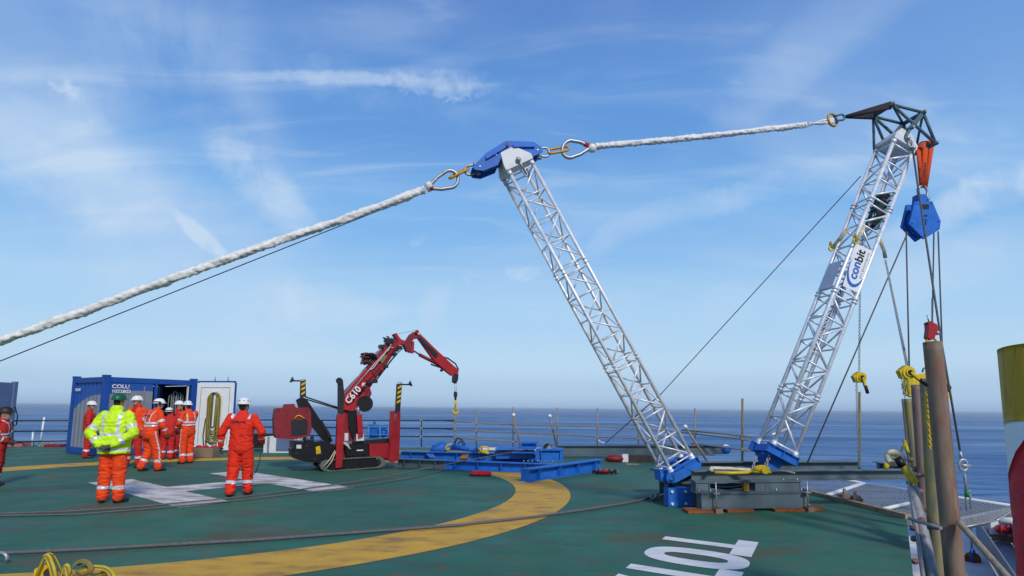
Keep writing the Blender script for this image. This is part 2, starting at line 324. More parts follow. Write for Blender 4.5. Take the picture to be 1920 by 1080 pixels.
# ================================================================ SETTING
SEA = -30.0
def sea():
    m = bpy.data.materials.new('sea_water'); m.use_nodes = True; t = m.node_tree; n = t.nodes; l = t.links; b = n['Principled BSDF']
    b.inputs['Base Color'].default_value = (0.007, 0.085, 0.25, 1); b.inputs['Roughness'].default_value = 0.34; b.inputs['IOR'].default_value = 1.33
    b.inputs['Specular IOR Level'].default_value = 0.30
    g = n.new('ShaderNodeTexCoord')
    hs = []
    for s, sx, st, det in ((0.035, 0.5, 1.0, 3), (0.16, 0.6, 0.55, 5), (0.7, 0.8, 0.16, 5)):
        mp = n.new('ShaderNodeMapping'); mp.inputs['Scale'].default_value = (s*sx, s*1.5, s); mp.inputs['Rotation'].default_value = (0, 0, 0.35*s); l.new(g.outputs['Object'], mp.inputs[0])
        nz = n.new('ShaderNodeTexNoise'); nz.inputs['Scale'].default_value = 1.0; nz.inputs['Detail'].default_value = det; nz.inputs['Distortion'].default_value = 0.4; l.new(mp.outputs[0], nz.inputs[0])
        mm = n.new('ShaderNodeMath'); mm.operation = 'MULTIPLY'; l.new(nz.outputs[0], mm.inputs[0]); mm.inputs[1].default_value = st/s*0.25; hs.append(mm.outputs[0])
    a = n.new('ShaderNodeMath'); a.operation = 'ADD'; l.new(hs[0], a.inputs[0]); l.new(hs[1], a.inputs[1])
    a2 = n.new('ShaderNodeMath'); a2.operation = 'ADD'; l.new(a.outputs[0], a2.inputs[0]); l.new(hs[2], a2.inputs[1])
    mp = n.new('ShaderNodeMapping'); mp.inputs['Scale'].default_value = (0.0016, 0.006, 1); l.new(g.outputs['Object'], mp.inputs[0]); wp = n.new('ShaderNodeTexNoise'); wp.inputs['Scale'].default_value = 1.0; wp.inputs['Detail'].default_value = 6; l.new(mp.outputs[0], wp.inputs[0]); wr = n.new('ShaderNodeMapRange'); wr.inputs[1].default_value = 0.35; wr.inputs[2].default_value = 0.65; wr.inputs[3].default_value = 0.22; wr.inputs[4].default_value = 0.46; l.new(wp.outputs[0], wr.inputs[0]); l.new(wr.outputs[0], b.inputs['Roughness'])
    bp = n.new('ShaderNodeBump'); bp.inputs['Strength'].default_value = 1.0; bp.inputs['Distance'].default_value = 1.4; l.new(a2.outputs[0], bp.inputs['Height']); l.new(bp.outputs[0], b.inputs['Normal'])
    mb = MB(); S = 28000; nn = 12
    xs = [-S + 2*S*i/nn for i in range(nn+1)]
    vs = [(x, y, SEA) for y in xs for x in xs]; fs = [(j*(nn+1)+i, j*(nn+1)+i+1, (j+1)*(nn+1)+i+1, (j+1)*(nn+1)+i) for j in range(nn) for i in range(nn)]
    mb.add(vs, fs); return struct(mb.build('sea', m))
sea()

# helideck, an eight-sided steel deck
DECK = [G(1712, 1078), G(1700, 973), G(1512, 925), Vector((5.75, 17.6, 0)), Vector((2.6, 23.3, 0)), Vector((-3, 25.0, 0)), Vector((-30, 24.6, 0)), Vector((-30, -8, 0)), Vector((-4, -8, 0))]
def deck_material():
    m = bpy.data.materials.new('green_deck_paint'); m.use_nodes = True; t = m.node_tree; n = t.nodes; l = t.links; b = n['Principled BSDF']
    g = n.new('ShaderNodeTexCoord')
    def nz(s, d=6, ro=0.55, di=0.0, sc3=None, loc=(0, 0, 0)):
        mp = n.new('ShaderNodeMapping'); mp.inputs['Scale'].default_value = sc3 or (1, 1, 1); mp.inputs['Location'].default_value = loc; l.new(g.outputs['Object'], mp.inputs[0])
        q = n.new('ShaderNodeTexNoise'); q.inputs['Scale'].default_value = s; q.inputs['Detail'].default_value = d; q.inputs['Roughness'].default_value = ro; q.inputs['Distortion'].default_value = di
        l.new(mp.outputs[0], q.inputs[0]); return q.outputs[0]
    def mr(a, lo, hi, o0, o1):
        q = n.new('ShaderNodeMapRange'); q.interpolation_type = 'SMOOTHSTEP'; l.new(a, q.inputs[0])
        for i, v_ in enumerate((lo, hi, o0, o1)): q.inputs[i+1].default_value = v_
        return q.outputs[0]
    def mix(f, a, c_):
        q = n.new('ShaderNodeMix'); q.data_type = 'RGBA'; l.new(f, q.inputs[0])
        (l.new(a, q.inputs[6]) if not isinstance(a, tuple) else setattr(q.inputs[6], 'default_value', (*a, 1)))
        q.inputs[7].default_value = (*c_, 1); return q.outputs[2]
    c = mix(mr(nz(0.35), 0.35, 0.65, 0, 1), (0.022, 0.112, 0.072), (0.032, 0.145, 0.088))
    c = mix(mr(nz(1.3, 8, 0.65, 0.3, (1, 2.2, 1)), 0.46, 0.66, 0, 0.6), c, (0.045, 0.080, 0.055))
    c = mix(mr(nz(0.55, 7, 0.6, 0.5, (1, 1.6, 1), (4, 2, 0)), 0.52, 0.66, 0, 0.7), c, (0.098, 0.070, 0.038))
    c = mix(mr(nz(2.2, 8, 0.7, 0.2, (1, 2, 1), (1, 7, 0)), 0.565, 0.68, 0, 0.85), c, (0.17, 0.060, 0.026))
    c = mix(mr(nz(5.0, 6, 0.7, 0, (1, 1, 1), (3, 1, 0)), 0.60, 0.75, 0, 0.45), c, (0.016, 0.06, 0.055))
    c = mix(mr(nz(75, 3, 0.7), 0.52, 0.72, 0, 0.55), c, (0.014, 0.045, 0.034)); c = mix(mr(nz(9, 5, 0.8, 0, (1, 1, 1), (5, 5, 0)), 0.70, 0.76, 0, 0.6), c, (0.30, 0.30, 0.27))
    l.new(c, b.inputs['Base Color'])
    l.new(mr(nz(1.1, 6), 0.3, 0.7, 0.55, 0.78), b.inputs['Roughness']); b.inputs['Specular IOR Level'].default_value = 0.3
    bp = n.new('ShaderNodeBump'); bp.inputs['Strength'].default_value = 0.35; bp.inputs['Distance'].default_value = 0.01; l.new(nz(60, 4), bp.inputs['Height']); l.new(bp.outputs[0], b.inputs['Normal'])
    return m
dk = MB().prism(DECK, (0, 0, -0.35)).build('helideck', deck_material()); struct(dk)
def paint(name, c, wear, rust, lo=0.56, hi=0.72):
    m = mat(name, c, 0.65, 0, 0.14, 2.5, 0.3, 60, dirt=wear, dlo=lo, dhi=hi, dscale=1.6, stretch=(1, 2, 1)); return m
M['yellow_line'] = paint('yellow_deck_line', (0.58, 0.33, 0.035), (0.27, 0.145, 0.045), None, 0.46, 0.70)
M['white_line'] = paint('white_deck_line', (0.66, 0.63, 0.60), (0.27, 0.225, 0.18), None, 0.42, 0.62)
M['white_letter'] = paint('white_deck_letters', (0.66, 0.66, 0.66), (0.42, 0.40, 0.37), None, 0.6, 0.8)
# circle
mb = MB(); cx, cy = -6.40, 12.33; n = 200; ri, ro = 6.50, 7.57
vs = []
for i in range(n):
    a = 2*math.pi*i/n; vs += [(cx + ri*math.cos(a), cy + ri*math.sin(a), 0.004), (cx + ro*math.cos(a), cy + ro*math.sin(a), 0.004)]
mb.add(vs, [(2*i, 2*i+1, (2*i+3) % (2*n), (2*i+2) % (2*n)) for i in range(n)])
struct(mb.build('landing_circle_marking', 'yellow_line'))
# H : two legs and the bar
hc = Vector((-6.06, 12.68)); hd = R(-40.0); a_ = Vector((math.cos(hd), math.sin(hd))); b_ = Vector((-a_.y, a_.x))
def hrect(mb, p0, p1, q0, q1):
    P = [hc + a_*x + b_*y for x, y in ((p0, q0), (p1, q0), (p1, q1), (p0, q1))]; mb.add([(p.x, p.y, 0.004) for p in P], [(0, 1, 2, 3)])
mb = MB(); hw, hl_, st = 1.68, 2.36, 0.85
hrect(mb, -hl_, hl_, -hw, -hw + st); hrect(mb, -hl_, hl_, hw - st, hw); hrect(mb, -0.45, 0.45, -hw + st, hw - st)
struct(mb.build('landing_letter_marking', 'white_line'))
# deck lettering T O T A seen sideways: 'up' of the letters runs to the right
t0, t1 = G(1242, 1008), G(1419, 1018)
ua = Vector((0.84, -0.542, 0)); ub = Vector((-0.46, -0.888, 0))
mb = MB()
def lett(quads, ob):
    for P in quads: mb.add([t00 + ua*x + ub*(y + ob) + Z*0.004 for x, y in P], [tuple(range(len(P)))])
t00 = Vector((1.97, 7.92, 0))
Hh, Wd, sk = 1.107, 0.86, 0.20
T_ = [[(0, -sk/2), (Hh-0.24, -sk/2), (Hh-0.24, sk/2), (0, sk/2)], [(Hh-0.24, -Wd/2), (Hh, -Wd/2), (Hh, Wd/2), (Hh-0.24, Wd/2)]]
lett(T_, 0.0)
n = 36
def ringO(ob):
    vs = []
    for i in range(n):
        t = 2*math.pi*i/n; c_, s_ = math.cos(t), math.sin(t)
        sg = lambda v: math.copysign(abs(v)**0.8, v)
        vs += [t00 + ua*(Hh/2 + (Hh/2 + .02)*sg(c_)) + ub*(ob + 0.40*sg(s_)) + Z*0.004, t00 + ua*(Hh/2 + (Hh/2 - 0.20)*sg(c_)) + ub*(ob + 0.14*sg(s_)) + Z*0.004]
    mb.add(vs, [(2*i, 2*i+1, (2*i+3) % (2*n), (2*i+2) % (2*n)) for i in range(n)])
ringO(0.80); lett(T_, 1.58)
lett([[(0, -0.42), (0, -0.22), (Hh, 0.05), (Hh, -0.1)], [(0, 0.42), (Hh, 0.1), (Hh, -0.05), (0, 0.22)]], 2.34)
struct(mb.build('deck_letters', 'white_letter'))
# timber edge strip and steel gutter of the deck
mb = MB()
e = [DECK[1], DECK[2], DECK[3]]
mb.bar(e[0] + Vector((0.03, 0, 0.035)), e[1] + Vector((0.03, 0, 0.035)), 0.10, 0.07); mb.bar(e[1] + Vector((0.03, 0, 0.035)), e[2] + Vector((0.03, 0, 0.035)), 0.10, 0.07)
struct(mb.build('deck_edge_kerb', 'timber'))
# outer steel walkway under the near corner, a lower level seen past the deck edge
struct(MB().prism([Vector(p) for p in ((5.2, 6.0, -1.15), (17, 6.0, -1.15), (17, 13.9, -1.15), (7.4, 13.9, -1.15))], (0, 0, -0.25)).build('lower_deck', mat('pale_grey_deck', (0.62, 0.63, 0.66), 0.6, 0, 0.15, 2, dirt=(0.36, 0.32, 0.28), dlo=0.56, dhi=0.72)))

# sea air: one closed box of even thin haze round everything
hm_ = bpy.data.materials.new('haze'); hm_.use_nodes = True; hm_.node_tree.nodes.clear()
pv = hm_.node_tree.nodes.new('ShaderNodeVolumePrincipled'); pv.inputs['Color'].default_value = (0.88, 0.94, 1.0, 1); pv.inputs['Density'].default_value = 0.00011; pv.inputs['Anisotropy'].default_value = 0.3
ho_ = hm_.node_tree.nodes.new('ShaderNodeOutputMaterial'); hm_.node_tree.links.new(pv.outputs[0], ho_.inputs['Volume'])
hz = MB().box((0, 0, (SEA - 1 + 9)/2), X*28500, Yv*28500, Z*((9 - SEA + 1)/2)).build('haze', hm_); hz['kind'] = 'stuff'

# ================================================================ LIFTING RIG
RG = Plane((2.8, 10.5), 10.2)
S_ = 0.455
def mast(name, a0, a1, secs, rch, rbr, label, foot_px, bays, variant=0):
    A0, A1 = RG(*a0), RG(*a1); ax = (A1 - A0); Ln = ax.length; ax.normalize()
    wv = RG.v.cross(ax).normalized()
    if wv.dot(RG.u) < 0: wv = -wv
    th = thing(name, (A0.x, A0.y, A0.z), label, 'lattice mast', 'aluminium lattice masts of the lifting rig')
    C = {'A': Vector((0, 0, 0)), 'B': wv*S_, 'D': wv*S_ + RG.v*S_, 'C': RG.v*S_}
    tot = sum(secs); cum = [0]
    for q in secs: cum.append(cum[-1] + q*Ln/tot)
    for k, o in C.items():
        m_ = MB(); m_.cyl(A0 + o, A1 + o, rch, 12)
        for c in cum[1:-1]:
            for dd in (-0.035, 0.035): m_.cyl(A0 + o + ax*(c + dd - 0.01), A0 + o + ax*(c + dd + 0.01), rch*1.55, 10)
        m_.cyl(A0 + o, A0 + o + ax*0.10, rch*1.35, 12); m_.cyl(A1 + o - ax*0.08, A1 + o, rch*1.35, 12)
        m_.build('chord', 'alu', th)
    faces = [('A', 'B'), ('B', 'D'), ('D', 'C'), ('C', 'A')]
    for fi, (p, q) in enumerate(faces):
        for si in range(len(secs)):
            s0, s1 = cum[si] + 0.08, cum[si+1] - 0.08
            nb = bays[si]; st_ = (s1 - s0)/nb
            for b in range(nb + 1):
                m_ = MB(); z = s0 + st_*b; m_.cyl(A0 + C[p] + ax*z, A0 + C[q] + ax*z, rbr*0.9, 7); m_.build('rung', 'alu', th)
            for b in range(nb):
                z = s0 + st_*b; g = 0.03
                P, Q = (p, q) if (b + fi + si) % 2 else (q, p)
                if variant:   # K bracing: two short diagonals a bay
                    m_ = MB(); m_.tube([A0 + C[P] + ax*(z + g), A0 + C[Q] + ax*(z + st_*0.5), A0 + C[P] + ax*(z + st_ - g)], rbr, 7); m_.build('brace', 'alu', th)
                else:
                    m_ = MB(); m_.cyl(A0 + C[P] + ax*(z + g), A0 + C[Q] + ax*(z + st_ - g), rbr, 7); m_.build('brace', 'alu', th)
    return th, A0, A1, ax, wv, C
m1, A0, A1, ax1, w1, C1 = mast('lattice_mast', (1259, 885), (954, 321), (2.15, 2.0, 2.1), 0.032, 0.0150,
    'silver lattice mast with white head leaning left under the blue rocker beam', None, (4, 4, 4))
m2, B0, B1, ax2, w2, C2 = mast('lattice_mast', (1449.4, 836), (1676.7, 262), (1.15, 2.0, 2.0, 1.4), 0.037, 0.0195,
    'silver lattice mast with heavier bracing and white banner leaning right over deck edge', None, (2, 4, 4, 3), 0)
# white head of mast 1 (hollow wedge closed below)
def head(th, A1, ax, w_, h, inset_w, inset_v, m='white_steel', drop=0.02, shift=0.0):
    b0 = A1 + ax*drop - w_*0.045 - RG.v*0.045; s = S_ + 0.09
    bot = [b0, b0 + w_*s, b0 + w_*s + RG.v*s, b0 + RG.v*s]
    mid = [p + ax*0.09 for p in bot]
    c = [b0 + ax*h + w_*(inset_w[0]) + RG.v*inset_v, b0 + ax*h + w_*(s - inset_w[1]) + RG.v*inset_v,
         b0 + ax*h + w_*(s - inset_w[1]) + RG.v*(s - inset_v), b0 + ax*h + w_*(inset_w[0]) + RG.v*(s - inset_v)]
    f = [(3, 2, 1, 0), (8, 9, 10, 11)]
    for a in (0, 4):
        for i in range(4): f.append((a + i, a + (i+1) % 4, a + 4 + (i+1) % 4, a + 4 + i))
    return MB().add(bot + mid + c, f).build('mast_head', m, th)
hd1 = head(m1, A1, ax1, w1, 0.37, (0.09, 0.20), 0.07)
hd2 = head(m2, B1, ax2, w2, 0.36, (0.14, 0.16), 0.10)
# small turnbuckle hanging off each head
mb = MB(); p = RG(972, 298, -0.06); mb.tube([p, RG(977, 308, -0.07), RG(982, 318, -0.07)], 0.022, 8); mb.ball(RG(972, 299, -0.07), 0.05, 8); mb.tube(oval(RG(984, 323, -0.07), -ax1, w1, 0.07, 0.03, 4), 0.012, 6, closed=True)
mb.build('head_shackle', 'galv', m1)
mb = MB(); mb.ball(RG(1702, 259, -0.07), 0.055, 8); mb.tube(oval(RG(1707, 269, -0.07), -Z, X, 0.08, 0.045, 4), 0.018, 6, closed=True); mb.ball(RG(1713, 277, -0.06), 0.045, 8); mb.build('head_shackle', 'galv', m2)
# feet: blue pivot frames
def foot(th, A0, ax, w_, ext_l, ext_r, flipd=1):
    m_ = MB(); h = 0.13
    for o in (-0.02, S_ + 0.02):
        c0 = A0 - ax*h*0.5 - w_*ext_l + RG.v*o; c1 = A0 - ax*h*0.5 + w_*(S_ + ext_r) + RG.v*o
        up = ax
        m_.bar(c0, c1, 0.014, h, up)                                  # web
        m_.bar(c0 + ax*(h/2 + 0.008), c1 + ax*(h/2 + 0.008), 0.10, 0.016, up); m_.bar(c0 - ax*(h/2 + 0.008), c1 - ax*(h/2 + 0.008), 0.10, 0.016, up)
        for t in (0.02, 0.5, 0.98): m_.bar(lerp(c0, c1, t) - RG.v*0.045, lerp(c0, c1, t) + RG.v*0.045, 0.012, h - 0.004, up)
    for t in (-0.03, 0.22, S_ + 0.02): m_.bar(A0 + w_*t - ax*0.075 + RG.v*0.034, A0 + w_*t - ax*0.075 + RG.v*(S_ - 0.034), 0.09, 0.13, ax)
    m_.build('pivot_frame', 'blue', th)
    for k, o in C1.items() if th is m1 else C2.items():
        MB().cyl(A0 + o - ax*0.012, A0 + o + ax*0.03, 0.055, 12).build('chord_base', 'alu', th)
foot(m1, A0, ax1, w1, 0.10, 0.08); foot(m2, B0, ax2, w2, 0.40*0 + 0.12, 0.08)
mb = MB()
for o in (-0.10, S_ + 0.06):
    c = RG(1258, 897, o); mb.cyl(c, c + RG.v*0.04, 0.075, 20); mb.prism([RG(x, y, o) for x, y in ((1251, 890), (1262, 888), (1308, 865), (1315, 871), (1313, 881), (1268, 905), (1253, 905))], RG.v*0.035)
mb.cyl(RG(1258, 897, -0.12), RG(1258, 897, S_ + 0.14), 0.03, 12)
mb.prism([RG(x, y, 0.10) for x, y in ((1238, 882), (1262, 882), (1264, 905), (1240, 902))], RG.v*0.26)
mb.build('pivot_bracket', 'blue', m1)
mb = MB()
mb.prism([RG(x, y, 0.12) for x, y in ((1428, 850), (1470, 862), (1462, 880), (1442, 882))], RG.v*0.22); mb.build('pivot_bracket', 'blue', m2)
mb = MB()
for t in (0.1, 0.3, 0.5, 0.7, 0.9): mb.cyl(lerp(RG(1232, 880, .2), RG(1306, 853, .2), t), lerp(RG(1232, 880, .2), RG(1306, 853, .2), t) + ax1*0.03, 0.014, 6)
mb.build('bolt_row', 'galv', m1)

# blue rocker beam on mast 1
rk = thing('rocker_beam', RG(948, 285, S_/2), 'bright blue bent rocker beam pinned on top of the left-leaning mast', 'rocker beam')
pl = [(886, 313), (911, 287), (948, 264), (958, 264), (1001, 266), (1016, 276), (1018, 284), (1003, 292), (988, 292), (978, 281), (962, 276), (944, 283), (938, 300), (934, 309), (906, 320), (891, 318)]
for o in (0.0, 0.36): MB().prism([p + RG.v*o for p in RG.poly(pl, 0.02)], RG.v*0.03).build('side_plate', 'blue', rk)
for (a, b) in (((886, 313), (911, 287)), ((911, 287), (948, 264)), ((958, 264), (1001, 266)), ((1001, 266), (1016, 276))):
    P = [RG(*a, 0.02), RG(*b, 0.02)]; MB().bar(P[0] + RG.v*0.195 - Z*0.02, P[1] + RG.v*0.195 - Z*0.02, 0.32, 0.022).build('top_plate', 'blue', rk)
pf = [(909, 289), (948, 265), (1000, 267), (1012, 275), (985, 272), (948, 274)]
mb = MB()
mb.prism(RG.poly([(911, 292), (948, 270), (949, 276), (912, 298)], -0.022), RG.v*0.040); mb.prism(RG.poly([(962, 270), (1002, 270), (1003, 275), (963, 275)], -0.022), RG.v*0.040)
mb.build('stiffener', 'blue', rk)
MB().cyl(RG(951, 270, -0.03), RG(951, 270, -0.03) + RG.v*0.46, 0.035, 16).build('pivot_pin', 'dark', rk)
for (x, y) in ((917, 296), (930, 290), (941, 281), (970, 272), (985, 272), (1000, 273), (1008, 281), (900, 312)): MB().cyl(RG(x, y, 0.02) - RG.v*0.012, RG(x, y, 0.02) + RG.v*0.004, 0.014, 8).build('bolt', 'galv', rk)
MB().prism(RG.poly([(908, 318), (914, 300), (935, 290), (940, 306)], 0.14), RG.v*0.18).build('lug_plate', 'blue', rk)

def shackle(pin, crown, side, r, label, m='galv', group='shackles in the tie line', gap=0.10, half=None):
    pin, crown = Vector(pin), Vector(crown); d = (crown - pin); Lq = d.length; d.normalize(); side = (side - d*side.dot(d)).normalized()
    th = thing('shackle', pin, label, 'shackle', group); hw_ = half or Lq*0.36
    P = [pin + side*hw_*0.8, pin + side*hw_*0.85 + d*Lq*0.25] + arc(pin + d*(Lq - hw_), side, d, hw_, 0, 180, 10) + [pin - side*hw_*0.85 + d*Lq*0.25, pin - side*hw_*0.8]
    MB().tube(P, r, 10).build('bow', m, th)
    q = MB(); q.cyl(pin - side*hw_*1.35, pin + side*hw_*1.2, r*1.1, 12); q.cyl(pin - side*hw_*1.45, pin - side*hw_*1.2, r*1.9, 6); q.cyl(pin + side*hw_*0.6, pin + side*hw_*1.1, r*1.8, 12); q.build('pin', m, th)
    return th
side = RG.v
vt = lambda px, py: RG(px, py, S_/2)
inpl = lambda a, b: (b - a).normalized()
# left tie
shackle(vt(893, 315), vt(872, 322), (Z + RG.u*0.2), 0.022, 'grey shackle joining blue rocker beam to yellow link on its left', half=0.085)
shackle(vt(1010, 286), vt(1030, 285), Z, 0.022, 'grey shackle at the right tip of the blue rocker beam', half=0.085)
def link(a, b, hwid, r, label, upv, m='orange_link'):
    c = (a + b)/2; d = (b - a); o = MB().tube(oval(c, d.normalized(), upv, d.length/2, hwid, 8), r, 10, closed=True).build('chain_link', m)
    return tag(o, label, 'link', 'large yellow links in the tie line')
link(vt(878, 316), vt(843, 334), 0.050, 0.024, 'large yellow link through the left rope eye below the rocker beam', (RG.v*0.8 + Z*0.5).normalized())
link(vt(1028, 285), vt(1066, 278), 0.062, 0.022, 'large yellow link between right rocker shackle and grey rope eye', (Z*0.8 + RG.v*0.5).normalized())
def rope_eye(a, b, hwid, r, parent, upv):
    """teardrop thimble: a = throat, b = far end"""
    d = (b - a); Lq = d.length; u = d.normalized(); c = b - u*hwid; P = [a + upv*0.02, a + upv*0.035 + u*Lq*0.1]
    P += [a + u*Lq*0.38 + upv*hwid*0.72]; P += arc(c, upv, u, hwid, 0, 180, 14); P += [a + u*Lq*0.38 - upv*hwid*0.72, a - upv*0.035 + u*Lq*0.1, a - upv*0.02]
    MB().tube(P, r, 10).build('rope_eye', 'galv', parent)
def heavy_rope(name, P, r, label, n=150, lump=0.2, pitch=0.33):
    """laid rope in a white wrapped cover"""
    mb = MB(); P = [Vector(p) for p in P]
    ln = [0]
    for a, b in zip(P, P[1:]): ln.append(ln[-1] + (b - a).length)
    def at(s):
        for i in range(len(P)-1):
            if s <= ln[i+1] or i == len(P)-2: return lerp(P[i], P[i+1], (s - ln[i])/(ln[i+1] - ln[i]))
    def sm(s):   # smoothed centre
        d = 0.35; return sum((at(min(max(s + k*d, 0), ln[-1])) for k in (-1, -0.5, 0, 0.5, 1)), Vector())/5
    T = ln[-1]; n = int(T/0.035); seg = 18; vs = []; fs = []
    t = (sm(T) - sm(0)).normalized(); up = Z
    for i in range(n+1):
        s = T*i/n; c = sm(s); tt = (sm(min(s+.05, T)) - sm(max(s-.05, 0))).normalized(); bn = tt.cross(up).normalized(); nn = bn.cross(tt)
        for k in range(seg):
            a = 2*math.pi*k/seg
            ph = a - 2*math.pi*(s + 0.12*noise.noise(Vector((s*1.7, 3, 0))))/pitch
            lob = max(abs(math.cos(ph*1.5)), 0.0)
            q = r*(1 - lump + lump*1.25*lob**0.7) + r*0.34*noise.noise(Vector((s*4.3, math.cos(a)*1.3, math.sin(a)*1.3))) + r*0.30*noise.noise(Vector((s*17, math.cos(a)*2.5, math.sin(a)*2.5)))
            vs.append(c + (nn*math.cos(a) + bn*math.sin(a))*q)
    for i in range(n):
        for k in range(seg): fs.append((i*seg+k, i*seg+(k+1) % seg, (i+1)*seg+(k+1) % seg, (i+1)*seg+k))
    fs += [tuple(range(seg-1, -1, -1)), tuple(range(n*seg, (n+1)*seg))]
    mb.add(vs, fs, [True]*(len(fs)-2) + [False]*2); return mb
th = thing('heavy_rope', vt(803, 352), 'thick white wrapped rope sloping down left from rocker beam', 'rope', 'thick white tie ropes')
heavy_rope('r', [vt(-420, 779), vt(-60, 660), vt(0, 639), vt(135, 592), vt(310, 527), vt(430, 484), vt(550, 442), vt(675, 401), vt(806, 351)], 0.066, '').build('rope_body', 'rope', th)
rope_eye(vt(803, 352), vt(858, 330), 0.155, 0.032, th, (Z*0.93 - RG.u*0.36).normalized())
mb = MB(); mb.cyl(vt(800, 352), vt(809, 348), 0.085, 12); mb.build('lashing', 'rope', th); MB().cyl(vt(806, 355) - RG.v*0.04, vt(812, 353) - RG.v*0.04, 0.04, 8).build('tape_mark', 'red_tape', th)
th = thing('heavy_rope', vt(1108, 276), 'thick white wrapped rope running up right to jib head', 'rope', 'thick white tie ropes')
heavy_rope('r', [vt(1106, 276), vt(1180, 269), vt(1300, 258), vt(1400, 247), vt(1480, 238), vt(1520, 233)], 0.055, '', lump=0.24).build('rope_body', 'rope', th)
rope_eye(vt(1108, 276), vt(1054, 281), 0.165, 0.034, th, Z.copy())
mb = MB(); mb.ball(vt(1110, 278), 0.085, 10); mb.build('lashing', 'rope', th); MB().cyl(vt(1096, 270), vt(1104, 273), 0.045, 10).build('tape_mark', 'red_tape', th)
mb = MB()
for k in range(5): mb.tube([vt(1515, 233) + Z*0.015*(k-2), vt(1540, 230 + (k-2)*1.4) + RG.v*0.02*(k % 3 - 1), vt(1562, 226 + (k-2)*1.6)], 0.022, 6)
mb.build('rope_tail', 'rope', th)
tag(MB().tube([vt(1561, 225) + (Z*math.cos(a) + RG.u*math.sin(a))*0.125 + RG.v*0.03*math.sin(a) for a in [2*math.pi*i/28 for i in range(28)]], 0.024, 10, closed=True).build('ring', 'orange_link'), 'round yellow ring between right end of white rope and black sling', 'ring')
shackle(vt(1567, 222), vt(1583, 219), Z, 0.02, 'small grey shackle inside the yellow ring at the black sling', half=0.06, m='teal_steel')
# jib head frame on mast 2
jh = thing('jib_head_frame', RG(1709, 238, S_/2), 'dark green-grey tubular jib head frame on top of the right-leaning mast', 'jib frame')
na, nb, nc, np_ = (1672.8, 196), (1731, 211), (1754, 269), (1708, 240)
o0, o1 = -0.02, S_ + 0.02
fr = {o: [RG(*q, o0) + RG.v*(o - o0) for q in (na, nb, nc, np_)] for o in (o0, o1)}
for o in (o0, o1):
    a, b, c, p = fr[o]
    for (q, s_) in ((a, b), (a, c), (b, c)): MB().cyl(q, s_, 0.030, 10).build('frame_tube', 'teal_steel', jh)
    MB().bar(b, p, 0.04, 0.085, RG.v.cross((p - b).normalized())).build('link_plate', 'teal_steel', jh)
    MB().cyl(p, RG(1693, 262, o0) + RG.v*(o - o0), 0.028, 10).build('frame_tube', 'teal_steel', jh)
for i in range(4): MB().cyl(fr[o0][i] - RG.v*0.05, fr[o1][i] + RG.v*0.05, 0.042, 14).build('cross_tube', 'teal_steel', jh)
for (i, j) in ((0, 1), (1, 2)): MB().cyl(fr[o0][i], fr[o1][j], 0.024, 8).build('diagonal_tube', 'teal_steel', jh)
MB().cyl(fr[o1][0], RG(1693, 262, o0) + RG.v*(S_*0.9), 0.028, 8).build('diagonal_tube', 'teal_steel', jh)
MB().cyl(fr[o1][0], RG(1672, 262, o0) + RG.v*S_, 0.026, 8).build('diagonal_tube', 'teal_steel', jh)
mb = MB()
for i in range(4): mb.cyl(fr[o0][i] - RG.v*0.075, fr[o0][i] - RG.v*0.05, 0.025, 8)
mb.build('pin_heads', 'galv', jh)
# black sling fanning to the frame
th = thing('round_sling', vt(1585, 219), 'flat black sling fanning out from shackle to dark jib head frame', 'sling')
for tgt in (fr[o0][0] + RG.v*0.03, fr[o1][0] - RG.v*0.03):
    mb = MB(); s0 = vt(1584, 219)
    for k in (-1, 0, 1): mb.tube([s0 + Z*0.012*k, lerp(s0, tgt, 0.5) + Z*0.03*k, tgt + Z*0.045*k], [0.022, 0.032, 0.042], 8, flat=0.6)
    mb.build('sling_leg', 'black_sling', th)
# orange sling
th = thing('round_sling', vt(1738, 275), 'bright orange sling hanging from jib head above blue pulley block', 'sling')
for (xa, ya, xb, yb, r_, o) in ((1722, 280, 1727, 350, 0.05, 0.02), (1735, 276, 1730, 352, 0.062, 0.10), (1747, 272, 1736, 350, 0.05, 0.20), (1728, 279, 1731, 350, 0.055, 0.30), (1740, 274, 1733, 351, 0.05, 0.38)):
    P = [RG(xa, ya, o), RG((xa + xb)/2, (ya + yb)/2, (o + S_/2)/2 - 0.01), RG(xb, yb, S_/2)]
    MB().tube(P, [r_*1.1, r_*0.95, r_*0.8], 10, flat=0.45, up=RG.v).build('sling_leg', 'orange_sling', th)
MB().tube([RG(1722, 279, 0.02), RG(1730, 268, 0.1), RG(1746, 266, 0.25), RG(1740, 275, 0.4)], 0.07, 10, flat=0.5).build('sling_leg', 'orange_sling', th)
q = MB(); d_ = (RG(1735, 300, 0.0) - RG(1733, 332, 0.0)).normalized(); c_ = RG(1733, 332, -0.005)
for k in range(7): q.box(c_ + d_*0.048*k, d_*0.014, RG.u*(0.022 + 0.004*(k % 2)), RG.v*0.002)
q.build('printed_marks', 'black', th)
shackle(vt(1730, 372), vt(1730, 349), RG.u, 0.026, 'large grey shackle between orange sling and blue pulley block', half=0.115, group=None)
